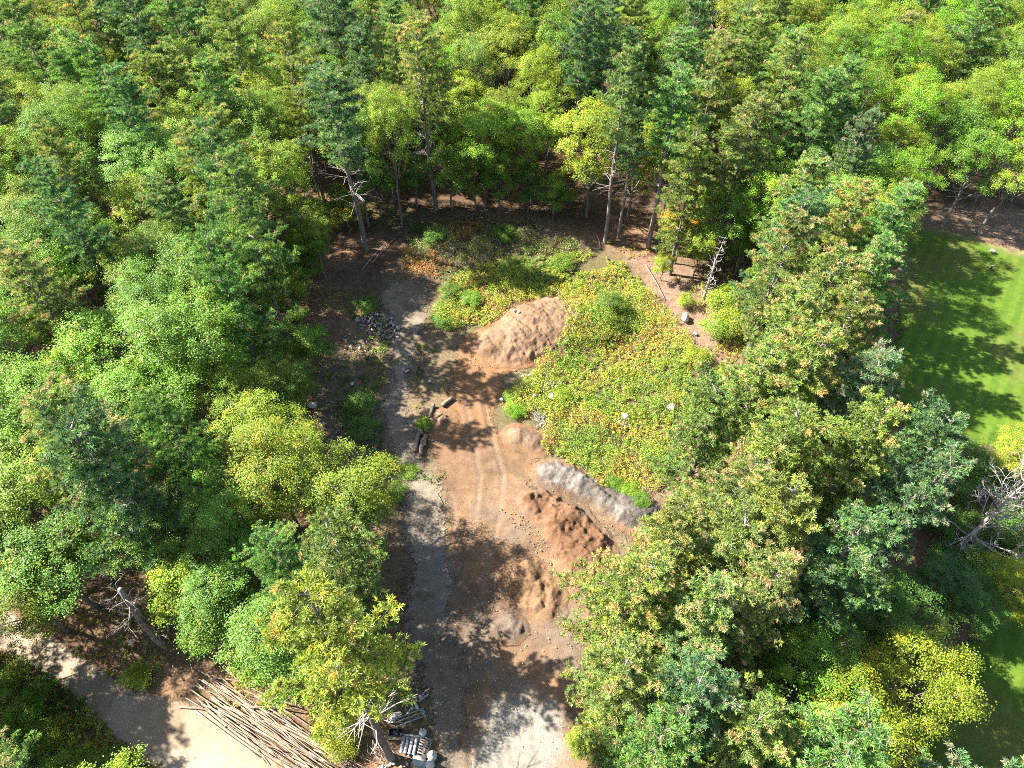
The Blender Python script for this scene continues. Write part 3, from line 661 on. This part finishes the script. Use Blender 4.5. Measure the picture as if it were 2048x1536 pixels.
# ---- labels for the woods
ORD = ['first','second','third','fourth','fifth','sixth','seventh','eighth','ninth','tenth','eleventh','twelfth','thirteenth','fourteenth','fifteenth','sixteenth','seventeenth','eighteenth','nineteenth','twentieth']
TENS = ['twenty', 'thirty', 'forty', 'fifty', 'sixty', 'seventy', 'eighty', 'ninety']
ORD += [x for T in TENS for x in [T[:-1]+'ieth']+[T+'-'+o for o in ORD[:9]]][1:]
KW = {'pine': ('pine', 'pine tree', 'pines of the woods'), 'big': ('broadleaf tree', 'tree', 'broadleaf trees of the woods'), 'young': ('young tree', 'young tree', 'young trees along the clearing edge'), 'shrub': ('shrub', 'shrub', 'shrubs around the clearing')}
rows = {}
for t in TREES:
    k = 'pine' if t['kind'] == 'pine' else t['sub']; t['k'] = k
    t['uv'] = proj((t['x'], t['y'], t['H']*.7))
    u, v = t['uv']
    t['o']['category'] = KW[k][1]; t['o']['group'] = KW[k][2]
    if t['label']: t['o']['label'] = t['label']; continue
    row = 0 if v < 0 else 1+int(v//105)
    side = 'left of the clearing' if u < 700 and v > 300 else 'right of the clearing' if u > 1300 and v > 300 else 'beyond the clearing' if v < 520 else 'around the clearing'
    rows.setdefault((k, row), []).append((u, side, t))
for (k, row), lst in rows.items():
    lst.sort(key=lambda q: q[0])
    for i, (u, side, t) in enumerate(lst):
        place = f'{ORD[i]} {KW[k][0].split()[-1]} from left edge, {"back" if row == 0 else "top" if row == 1 else ORD[row-1]} row{"" if row < 2 else " down"}'
        t['o']['label'] = f"{t['word']} {KW[k][0]} {side}, {place}"

# ------------------------------------------------------------------ dead trees
def dead_tree(name, u, v, seed, Ht, tr, mat, label, **k):
    p = at(u, v); tm, bm = snag(seed, Ht, tr, **k)
    e = link(name, None, loc=(p[0], p[1], h1(p[0], p[1]))); link('trunk', tm, mat, e); link('branches', bm, mat, e)['kind'] = 'stuff'
    return tag(e, label, 'dead tree')
dead_tree('dead_tree', 325, 1288, 301, 10, .30, M_DEADB, 'broken dead tree standing on the bank above the sandy road', nbr=11, lb=3.2, zlo=.5, broken=True, lean=(.3, .3), dirbias=(-.7, -.5, -.3))
dead_tree('dead_tree', 1905, 1105, 302, 15, .24, M_DEAD, 'bare silver-white dead tree with many branches beside the lawn', nbr=26, lb=4.6, zlo=.15, depth=3)
dead_tree('dead_tree', 1655, 440, 303, 17, .16, M_DEAD, 'grey dead pine top poking out of the pine belt', nbr=22, lb=2.6, zlo=.5, depth=1)
dead_tree('dead_tree', 1408, 595, 304, 9, .20, M_DEAD, 'grey leaning snag wrapped in dead twigs at the tan soil strip', nbr=34, lb=1.3, zlo=.1, depth=1, lean=(.6, .3))
dead_tree('dead_tree', 640, 400, 305, 12, .13, M_DEAD, 'pale forked dead tree left of the tall corner pine', nbr=12, lb=3.5, zlo=.25, depth=2)
dead_tree('dead_tree', 300, 1242, 306, 6, .10, M_DEADB, 'thin dead stem leaning behind the broken dead tree', nbr=6, lb=2.0, zlo=.5, depth=1, lean=(-.8, .8))
dead_tree('dead_tree', 600, 720, 307, 6, .10, M_DEAD, 'bare grey sapling at left edge of the clearing', nbr=12, lb=2.0, zlo=.2, depth=1)
dead_tree('dead_tree', 585, 560, 308, 8, .11, M_DEADB, 'thin bare trunk inside the woods left of the clearing', nbr=8, lb=1.8, zlo=.4, depth=1)

# ------------------------------------------------------------------ weeds: uncountable herbs
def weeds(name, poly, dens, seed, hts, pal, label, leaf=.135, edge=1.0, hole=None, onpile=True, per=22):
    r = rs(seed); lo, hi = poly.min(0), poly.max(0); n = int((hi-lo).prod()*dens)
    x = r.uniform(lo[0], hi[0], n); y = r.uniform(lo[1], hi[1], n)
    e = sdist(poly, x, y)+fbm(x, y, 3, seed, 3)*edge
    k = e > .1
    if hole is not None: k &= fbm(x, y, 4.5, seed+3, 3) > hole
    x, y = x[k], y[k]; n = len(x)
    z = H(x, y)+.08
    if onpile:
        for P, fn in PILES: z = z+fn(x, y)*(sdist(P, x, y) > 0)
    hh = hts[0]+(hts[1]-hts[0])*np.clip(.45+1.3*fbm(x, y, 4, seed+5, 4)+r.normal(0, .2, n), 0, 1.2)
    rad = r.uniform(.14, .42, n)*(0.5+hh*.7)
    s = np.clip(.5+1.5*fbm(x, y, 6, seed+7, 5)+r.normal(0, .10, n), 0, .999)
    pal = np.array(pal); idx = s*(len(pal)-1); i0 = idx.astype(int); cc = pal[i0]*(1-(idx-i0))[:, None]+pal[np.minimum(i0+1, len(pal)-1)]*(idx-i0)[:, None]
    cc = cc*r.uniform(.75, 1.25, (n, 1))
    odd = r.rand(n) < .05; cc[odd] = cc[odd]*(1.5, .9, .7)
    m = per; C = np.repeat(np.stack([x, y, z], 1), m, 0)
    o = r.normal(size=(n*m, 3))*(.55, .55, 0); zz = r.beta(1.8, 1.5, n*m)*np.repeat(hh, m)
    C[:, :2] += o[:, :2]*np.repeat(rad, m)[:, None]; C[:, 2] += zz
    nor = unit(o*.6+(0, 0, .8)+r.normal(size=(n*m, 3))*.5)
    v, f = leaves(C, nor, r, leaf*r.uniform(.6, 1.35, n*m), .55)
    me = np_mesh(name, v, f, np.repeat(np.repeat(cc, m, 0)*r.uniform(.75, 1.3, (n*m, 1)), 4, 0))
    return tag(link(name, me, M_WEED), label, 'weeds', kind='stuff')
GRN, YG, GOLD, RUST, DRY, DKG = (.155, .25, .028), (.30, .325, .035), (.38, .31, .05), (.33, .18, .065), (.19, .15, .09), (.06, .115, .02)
weeds('weeds', P_WEED, 13, 401, (.15, 1.2), [GRN, YG, GRN, YG, GRN, YG, GOLD, RUST, GRN, YG, GRN], 'dense golden and green weeds covering the clearing', hole=-.46, edge=1.8)
weeds('weeds', gpoly([(1115,600),(1180,575),(1250,590),(1275,660),(1230,700),(1160,700),(1130,660)]), 8, 402, (.5, 1.5), [GRN, DKG, YG, DRY], 'tall grey-green weeds on the back of the large soil mound', leaf=.12)
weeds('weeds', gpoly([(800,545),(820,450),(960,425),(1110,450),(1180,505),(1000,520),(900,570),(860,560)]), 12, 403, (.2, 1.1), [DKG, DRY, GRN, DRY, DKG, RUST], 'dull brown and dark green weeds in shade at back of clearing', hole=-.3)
weeds('weeds', gpoly([(700,620),(765,640),(778,700),(770,760),(762,820),(775,900),(770,960),(690,880),(660,790),(690,720)]), 5, 404, (.1, .5), [DKG, GRN, DKG, YG], 'low green weeds between the woods and the gravel path', hole=-.12)
weeds('weeds', gpoly([(835,690),(870,690),(892,720),(895,780),(870,820),(845,870),(828,840),(828,760)]), 6, 405, (.06, .35), [GRN, YG, GOLD, DKG], 'low yellow-green weeds between gravel path and dirt lot', hole=-.25)
weeds('weeds', gpoly([(-60,1290),(60,1310),(150,1380),(240,1460),(340,1570),(300,1650),(-60,1650)]), 10, 406, (.1, .6), [DKG, GRN, YG, GRN], 'dark green weeds below the sandy road', hole=-.3)
weeds('weeds', P_BANK, 3.2, 407, (.06, .35), [YG, GOLD, GRN, GOLD], 'sparse yellow-green weeds on the bank above the road', hole=0)
weeds('weeds', gpoly([(800,930),(830,925),(880,950),(870,975),(815,960)]), 5, 408, (.1, .4), [GRN, DKG, GRN], 'small tuft of grass in the middle of the gravel path', hole=-.3)
weeds('weeds', gpoly([(1370,560),(1460,560),(1520,640),(1500,720),(1420,760),(1400,700),(1450,680)]), 4, 409, (.2, .7), [YG, GRN, GOLD], 'yellow-green weeds under the pines right of the tan strip', hole=-.2)
weeds('weeds', gpoly([(700,1380),(780,1400),(740,1470),(700,1530),(640,1470)]), 5, 410, (.15, .6), [YG, GOLD, GRN], 'yellow-green weeds between the pole pile and the pallets', hole=-.2)
# scattered forest-floor seedlings
fx = gpoly([(-200,250),(2200,250),(2200,1560),(-200,1560)])
r_ = rs(411)
weeds('undergrowth', gpoly([(1200,480),(1450,520),(1600,700),(1500,1000),(1400,1150),(1350,1300),(1500,1500),(1300,1560),(1190,1350),(1330,1050),(1420,800),(1440,660)]), 1.6, 412, (.1, .6), [GOLD, RUST, YG, GRN], 'scattered orange and green seedlings under the pine belt', hole=.0)
weeds('undergrowth', gpoly([(-100,700),(400,560),(600,560),(740,600),(700,900),(760,1000),(760,1300),(500,1250),(300,1130),(-100,1180)]), 1.6, 413, (.1, .6), [GOLD, YG, GRN, DKG], 'scattered green seedlings on the floor of the left woods', hole=.0)

# ------------------------------------------------------------------ stones
def rock_mesh(seed, sub=2):
    import bmesh
    r = rs(seed); bm = bmesh.new(); bmesh.ops.create_icosphere(bm, subdivisions=sub, radius=.5)
    for v in bm.verts:
        n_ = v.co.normalized(); k = 1
        for q in range(6):
            d = Vector(rs(seed*31+q).normal(size=3)).normalized(); k = min(k, .66+.30*rs(seed+q).rand()+max(0, 1-n_.dot(d))*.55)
        v.co = n_*.5*k*(1+r.normal(0, .025))
    me = bpy.data.meshes.new('stone'); bm.to_mesh(me); bm.free(); return me
ROCKS = [rock_mesh(500+i) for i in range(5)]; PEB = [rock_mesh(520+i, 1) for i in range(5)]
RW = [m.copy() for m in ROCKS]; [m.materials.append(M_STONE) for m in RW]; [m.materials.append(M_GSTONE) for m in ROCKS]
PW = [m.copy() for m in PEB]; [m.materials.append(M_STONE) for m in PW]; [m.materials.append(M_GSTONE) for m in PEB]
rr_ = rs(55)
def boulder(u, v, s, label, white=True, name='boulder', group=None):
    p = at(u, v); z = top(p[0], p[1]); o = link(name, (RW if white else ROCKS)[rr_.randint(5)], None, None, (p[0], p[1], z+s*.16), rr_.uniform(0, 6.28, 3)*(.15, .15, 1), (s*rr_.uniform(.9, 1.25), s*rr_.uniform(.75, 1), s*rr_.uniform(.55, .8)))
    return tag(o, label, 'boulder', group)
for a in [(1370,640,1.5,'large white boulder on the bare tan soil strip'),(1048,797,.75,'round pale boulder, left of three in the weeds'),(1068,798,.75,'tilted pale boulder, middle of three in the weeds'),(1102,796,.85,'large round pale boulder, right of three in the weeds'),
          (1112,776,.5,'small pale stone above the right of three boulders'),(1250,836,.9,'whitish boulder among rusty weeds'),(1343,818,1.0,'pale boulder half hidden by pine at right of weeds'),(625,812,1.1,'grey-white boulder in the dark hollow left of path'),
          (266,1288,.6,'round pale boulder at the foot of the broken dead tree'),(815,745,.6,'upright pale stone beside the gravel path'),(1037,640,.5,'pale stone on upper face of the large soil mound'),(1030,634,.45,'smaller pale stone near the mound crest'),
          (1035,660,.4,'pale stone midway down the large soil mound'),(790,1437,1.1,'tan boulder beside the wooden trestle'),(1003,802,.5,'small pale stone at edge of the dirt lot'),(720,700,.5,'pale stone on litter left of the gravel path'),(702,697,.35,'little pale stone near the stone pile'),
          (1240,1295,.5,'pale stone under pines right of the lot'),(1500,1335,.8,'pale boulder in sunny gap under the pines'),(1523,1325,.7,'second pale boulder in the sunny gap under the pines'),(860,765,.35,'tiny pale stone on verge between path and lot'),
          (1985,504,.9,'flat white stone near the top corner of the lawn'),(705,770,.5,'tan stone in shade above the green shrubs'),(1390,670,.6,'small pale stone below the large white boulder')]:
    boulder(*a)
# stone pile: each stone a part
p = at(755, 650); sp = tag(link('stone_pile', None, loc=(p[0], p[1], h1(*p[:2]))), 'pile of broken grey stones beside the gravel path', 'stone pile')
q = gpoly([(712,640),(745,628),(785,640),(800,660),(792,690),(770,680),(730,668)])-p[:2]
n = 0
while n < 130:
    x, y = rr_.uniform(q[:, 0].min(), q[:, 0].max()), rr_.uniform(q[:, 1].min(), q[:, 1].max())
    e = sd1(q, x, y)
    if e < -.1: continue
    s = rr_.uniform(.22, .62); link('stone', PEB[rr_.randint(5)] if rr_.rand() < .8 else PW[rr_.randint(5)], None, sp, (x, y, .15+min(.5, max(e, 0)*.28)*rr_.rand()), rr_.uniform(0, 6.28, 3), (s, s*rr_.uniform(.6, .9), s*rr_.uniform(.4, .7))); n += 1
# small scattered stones as rubble
def rubble(name, poly, n, seed, s0, s1, label, white=True):
    r = rs(seed); lo, hi = poly.min(0), poly.max(0); V_, F_ = [], []; base = (PW if white else PEB); k = 0; off = 0
    while k < n:
        x, y = r.uniform(lo, hi)
        if sd1(poly, x, y) < 0: continue
        m = base[r.randint(5)]; co = np.array([v.co[:] for v in m.vertices]); fa = np.array([p_.vertices[:] for p_ in m.polygons])
        s = r.uniform(s0, s1); a = r.uniform(0, 6.28); co = co*(s, s*r.uniform(.6, .9), s*.6); co = np.stack([co[:, 0]*math.cos(a)-co[:, 1]*math.sin(a), co[:, 0]*math.sin(a)+co[:, 1]*math.cos(a), co[:, 2]], 1)
        V_.append(co+(x, y, h1(x, y)+.14)); F_.append(fa+off); off += len(co); k += 1
    return tag(link(name, np_mesh(name, np.concatenate(V_), np.concatenate(F_)), M_STONE if white else M_GSTONE), label, 'rubble', kind='stuff')
rubble('rubble', gpoly([(1040,750),(1110,740),(1125,770),(1080,790),(1040,780)]), 60, 601, .12, .4, 'small pale stones scattered among the weeds')
rubble('rubble', gpoly([(610,790),(700,800),(740,900),(650,870)]), 90, 602, .08, .25, 'small stones in the dark hollow left of the path')
rubble('rubble', gpoly([(780,1515),(850,1500),(850,1580),(720,1580)]), 70, 603, .12, .45, 'pale rubble at the foot of the lime-yellow pine')
rubble('rubble', gpoly([(690,670),(740,680),(730,720),(690,710)]), 40, 604, .1, .3, 'pale stones on the litter below the stone pile')
rubble('rubble', gpoly([(860,1240),(1150,1260),(1180,1500),(880,1500)]), 160, 605, .05, .16, 'small stones strewn on the dirt lot')
M_CLOD = plain('soil_clod', (.25, .165, .105), .95, .3, 5, .1)
def clods(pts, n, seed, s0, s1, label):
    o = rubble('clods', gpoly(pts), n, seed, s0, s1, label); o.data.materials[0] = M_CLOD; o['category'] = 'soil clods'
M_CHIPBIT = plain('grey_chip_lumps', (.19, .17, .15), .95, .35, 9, .1)
o_ = rubble('wood_chips', gpoly([(1055,955),(1090,915),(1200,950),(1320,1005),(1345,1050),(1300,1110),(1240,1095),(1180,1060),(1130,1015),(1060,985)]), 260, 615, .04, .16, 'loose grey wood chips spilled round the chip ridge'); o_.data.materials[0] = M_CHIPBIT; o_['category'] = 'wood chips'
clods([(940,690),(1000,740),(1070,745),(1120,730),(1060,760),(960,760),(900,720)], 120, 611, .05, .2, 'loose soil clods at the foot of the large soil mound')
clods([(1040,1030),(1110,1100),(1150,1180),(1210,1190),(1150,1210),(1060,1100),(1000,1020)], 150, 612, .05, .2, 'loose soil clods below the reddish soil bank')
clods([(980,1120),(1000,1190),(1040,1250),(1090,1290),(1000,1260),(960,1180)], 90, 613, .05, .16, 'loose clods around the foot of the sand pile')
clods([(870,1000),(1020,960),(1060,1040),(1000,1130),(880,1120)], 110, 614, .04, .12, 'small clods strewn over the middle of the dirt lot')
rubble('rubble', gpoly([(200,1180),(400,1260),(420,1390),(180,1300)]), 80, 606, .06, .22, 'small stones on the bank below the broken dead tree')

# ------------------------------------------------------------------ wood on the ground
def stick(name, a, b, r0, r1, mat, zoff=0, bend=.1, seed=1, sides=6, parent=None, segs=5, zb=None):
    r = rs(seed); a = np.array(a, float); b = np.array(b, float); t = np.linspace(0, 1, segs+1)[:, None]
    pts = a+(b-a)*t; side = np.array((-(b-a)[1], (b-a)[0], 0)); side /= np.linalg.norm(side)+1e-9
    pts = pts+side*np.sin(t*np.pi)*bend+r.normal(0, .008, (segs+1, 3))*(1, 1, .3); pts[:, 2] += zoff
    v, f = tube(pts, np.linspace(r0, r1, segs+1), sides); return link(name, np_mesh(name, v, f, smooth_=True), mat, parent)
def gp(u, v, dz=0): p = at(u, v); return np.array((p[0], p[1], h1(p[0], p[1])+dz))
# long thin poles
wr = rs(77); A0, B0 = gp(395, 1365), gp(690, 1560)
ax = unit((B0-A0)*(1, 1, 0)); sd = np.array((-ax[1], ax[0], 0)); Ln = np.linalg.norm((B0-A0)[:2])
POLES = []
for k in range(96):
    lay = k//24; ln = wr.uniform(5, 9); s0 = wr.uniform(-.6, max(.2, Ln+3-ln)); off = wr.uniform(-1.9, 1.9)*(1-lay*.15); sk = wr.normal(0, .05)
    a = A0+ax*s0+sd*off; b = a+unit(ax+sd*sk)*ln; r0 = wr.uniform(.025, .06)*(1.5 if wr.rand() < .15 else 1)
    a[2] = h1(a[0], a[1])+.12+lay*.11+wr.uniform(0, .05); b[2] = h1(b[0], b[1])+.12+lay*.11+wr.uniform(0, .05)
    o = stick('pole', a, b, r0, r0*.55, (M_POLE, M_POLE, M_TANWOOD, M_LOG, M_POLE, M_DEADB)[k % 6], 0, wr.normal(0, .2), 800+k, 6)
    POLES.append((lay, off, o))
for lay in range(4):
    for i, (_, _, o) in enumerate(sorted([q for q in POLES if q[0] == lay], key=lambda q: q[1])):
        tag(o, f"thin pole in the long pole pile, {ORD[i]} from the road side, {['bottom', 'second', 'third', 'top'][lay]} layer", 'pole', 'poles in the long pole pile')
for k, (a, b, rr0, lb) in enumerate([((360,1415),(530,1442),.09,'dark pole sticking out of the pole pile across the road edge'), ((430,1358),(545,1382),.08,'loose pole behind the top end of the pole pile'), ((505,1420),(600,1425),.08,'pole lying crosswise over the middle of the pole pile'), ((540,1408),(600,1418),.07,'short pole lying crosswise at the upper side of the pole pile'), ((450,1455),(480,1450),.06,'short dark stick at the road side of the pole pile')]):
    tag(stick('pole', gp(*a, .55 if k in (2, 3) else .12), gp(*b, .5 if k in (2, 3) else .12), rr0, rr0*.6, M_LOG, 0, .15, 900+k), lb, 'pole')
# cut logs beside the path
for k, (a, b, r0, lb) in enumerate([((830,905),(838,868),.24,'long cut log at the lower end of the log row'),((842,912),(846,880),.22,'cut log lying right of the log row'),((850,894),(851,872),.2,'short cut log next to the brown lot'),((845,872),(838,852),.24,'thick cut log at the middle of the log row'),
        ((852,858),(858,842),.2,'cut log under the soil clods'),((860,838),(868,812),.2,'upright-lying thin log at the top of the log row'),((872,838),(884,832),.22,'stubby log against the clod heap'),((885,815),(905,800),.24,'grey log lying askew above the clod heap'),((848,885),(853,873),.26,'stubby end log between two longer logs')]):
    tag(stick('cut_log', gp(*a, .28), gp(*b, .28), r0, r0*.92, M_LOG, 0, .03, 950+k, 8), lb, 'log', 'cut logs beside the gravel path')
for k, (a, b, r0, lb) in enumerate([((745,530),(800,470),.10,'fallen trunk lying in shade by the tall corner pine'),((725,545),(770,490),.06,'thin fallen branch left of the fallen trunk'),((1193,470),(1200,500),.08,'pale fallen branch near the slender pine'),((1290,530),(1330,600),.08,'pale fallen pole along the tan soil strip'),((1318,615),(1335,645),.08,'short pale fallen pole lower on the tan soil strip'),
        ((1395,612),(1430,600),.05,'thin fallen branch beside the twiggy snag'),((1880,382),(1940,392),.07,'pale fallen trunk behind the lawn corner'),((1890,396),(1930,400),.05,'thin fallen branch behind the lawn corner'),((660,525),(735,530),.05,'thin pale fallen branch in shade left of clearing'),((842,838),(865,822),.05,'thin branch by the log row'),
        ((855,880),(895,895),.035,'thin curved stick on the brown dirt right of the logs'),((905,775),(935,790),.04,'thin stick on the orange dirt'),((870,985),(885,1010),.05,'stick at the lower edge of the dirt lot path'),((1200,655),(1215,640),.04,'stick in tall weeds by the mound'),((340,1255),(328,1285),.07,'thin broken stem beside the foot of the broken dead tree'),
        ((1560,1345),(1600,1310),.09,'fallen trunk in sunny gap under the pines'),((1570,1510),(1630,1495),.09,'fallen trunk near the lower edge under pines'),((1320,1030),(1380,1045),.05,'thin fallen branch right of the chip pile'),((500,1270),(520,1280),.06,'short pale stick on the bank behind pole pile'),((845,1395),(860,1380),.08,'short grey post lying at edge of the lot')]):
    tag(stick('fallen_branch', gp(*a, .12), gp(*b, .12), r0, r0*.5, M_DEAD if k % 3 else M_DEADB, 0, .12, 1000+k), lb, 'branch')
# brush piles: a heap whose sticks are parts
def brush(u, v, n, rad, seed, label):
    p = gp(u, v); e = tag(link('brush_pile', None, loc=p), label, 'brush pile'); r = rs(seed)
    for k in range(n):
        c_ = r.normal(0, rad*.35, 2); th = r.uniform(0, 3.14); ln = r.uniform(.5, 1.3); d = np.array((math.cos(th), math.sin(th), r.normal(0, .25)))*ln/2; z = r.uniform(.05, .5)*max(.1, 1-np.hypot(*c_)/rad)+.15
        stick('stick', np.array((*c_, z))-d, np.array((*c_, z))+d, .03, .015, M_DEAD, 0, .06, seed+k, 4, e, 2)
brush(1086, 838, 60, 1.5, 1100, 'heap of bleached white sticks above the low rounded mound')
brush(1245, 845, 14, .9, 1200, 'few bleached sticks lying beside the whitish boulder')
brush(1000, 470, 40, 1.8, 1400, 'dark tangle of dead brush at the back of the clearing')
brush(905, 500, 34, 1.6, 1500, 'tangle of dead brush in shade above the gravel path')
brush(760, 1495, 24, 1.3, 1300, 'tangle of dead twigs at the foot of the lime-yellow pine')

# ------------------------------------------------------------------ pallets and odds and ends at the lot's edge
def thing(name, u, v, rz, label, cat, dz=.12, group=None, rx=0):
    p = gp(u, v, dz); return tag(link(name, None, loc=p, rot=(rx, 0, rz)), label, cat, group)
def part(parent, name, b, mat): return link(name, np_mesh(name, *b), mat, parent)
pl = thing('pallet', 849, 1494, math.radians(-22), 'wooden pallet with seven slats lying on the dirt', 'pallet')
for k in range(3): part(pl, 'stringer', box((k-1)*.42, 0, .05, .05, 1.2, .09), M_WOOD)
for k in range(7): part(pl, 'slat', box(0, (k-3)*.185, .108, .98, .105, .022), M_WOOD)
pl = thing('pallet', 819, 1494, math.radians(-8), 'grey pallet topped with four wide metal-grey boards', 'pallet', .2)
for k in range(3): part(pl, 'stringer', box(0, (k-1)*.5, .06, 1.3, .06, .1), M_WOOD)
for k in range(4): part(pl, 'board', box((k-1.5)*.33, 0, .125+.02*(k % 2), .24, 1.2, .025), M_METAL)
tr_ = thing('trestle', 822, 1440, math.radians(20), 'grey wooden trestle frame tipped over on the dirt', 'trestle')
for y_ in (-.28, 0, .28): part(tr_, 'rail', box(0, y_, .45+.1*(y_ == 0), 2.4, .09, .05), M_WOOD)
for x_ in (-1.15, 1.15):
    for y_ in (-.45, .45): part(tr_, 'leg', tube([(x_, y_*1.2, 0), (x_, y_*.5, .62)], .04, 4), M_WOOD)
part(tr_, 'brace', tube([(-1.1, .3, .2), (1.1, -.3, .42)], .03, 4), M_WOOD)
bd = thing('plank', 805, 1479, math.radians(-3), 'long reddish-grey plank lying behind the pallets', 'plank', .15); part(bd, 'board', box(0, 0, .06, 2.8, .3, .05), M_TANWOOD)
bd = thing('plank', 826, 1474, math.radians(-6), 'long greenish plank above the reddish-grey plank', 'plank', .16); part(bd, 'board', box(0, 0, .1, 1.9, .14, .05), M_PANEL)
bd = thing('plank', 848, 1398, math.radians(38), 'short grey plank at the edge of the gravel', 'plank', .12); part(bd, 'board', box(0, 0, .05, .95, .16, .05), M_WOOD)
bn = thing('bin', 793, 1468, math.radians(-2), 'shallow black plastic bin under the trestle', 'bin')
part(bn, 'floor', box(0, 0, .03, 1.0, .5, .03), M_BLACK)
for x_, y_, a_, b_ in ((0, .25, 1.04, .04), (0, -.25, 1.04, .04), (.5, 0, .04, .46), (-.5, 0, .04, .46)): part(bn, 'side', box(x_, y_, .17, a_, b_, .26), M_BLACK)
pn = thing('panel', 838, 1526, math.radians(-10), 'square grey board lying flat near bottom edge', 'panel'); part(pn, 'board', box(0, 0, .09, 1.0, .78, .05), M_PANEL)
for y_ in (-.41, .41): part(pn, 'batten', box(0, y_, .11, 1.06, .035, .1), M_WOOD)
def sack(u, v, s, label):
    e = thing('sack', u, v, rr_.uniform(0, 6), label, 'sack', .1)
    zz = np.array((0, .05, .2, .4, .55, .66, .74, .84))*s; ra = np.array((.26, .36, .40, .36, .25, .12, .10, .17))*s
    v_, f_ = tube(np.stack([.05*np.sin(zz*5), .04*np.cos(zz*4), zz], 1), ra, 8); v_ = v_+rr_.normal(0, .018*s, v_.shape)
    link('body', np_mesh('body', v_, f_, smooth_=True), M_WHITE, e)
    v_, f_ = tube([(0, 0, .62*s), (0, 0, .7*s)], .13*s, 8); link('tie', np_mesh('tie', v_, f_), M_PANEL, e)
sack(866, 1514, 1.0, 'white tied sack next to the grey square board, upper of two')
sack(862, 1532, .95, 'white tied sack at the bottom edge, lower of two')
sack(846, 1467, .8, 'small white sack above the wooden pallet')
for k, (u, v) in enumerate([(830,1395),(838,1393),(843,1399),(833,1406),(830,1409),(836,1413),(820,1424),(832,1418),(825,1420),(821,1411),(844,1423),(849,1424),(835,1383),(815,1430)]):
    p = gp(u, v, .1); r0 = .07+.03*(k % 3); v_, f_ = tube([(0, 0, 0), (0, 0, .2), (0, 0, .25), (0, 0, .32)], (r0, r0, r0*.45, r0*.4), 8)
    o = link('bottle', np_mesh('bottle', v_, f_, smooth_=True), M_WHITE, None, p, ((1.4 if k % 2 else 0), 0, k*1.1))
    tag(o, f"small white {'lying' if k % 2 else 'standing'} bottle above the trestle, {ORD[[11,12,13,9,7,5,1,4,3,6,2,8,10,0][k]]} counting up from the trestle", 'bottle', 'white bottles above the trestle')
sp_ = thing('sprinkler', 1982, 537, 0, 'small dark sprinkler post standing on the lawn', 'sprinkler', .05)
part(sp_, 'post', tube([(0, 0, 0), (0, 0, .5)], .09, 6), M_BLACK); part(sp_, 'head', tube([(-.22, 0, .5), (.22, 0, .55)], .08, 6), M_METAL)
print('TREES', len(TREES), 'tris', sum(len(m.loops)-2*len(m.polygons) for m in bpy.data.meshes))
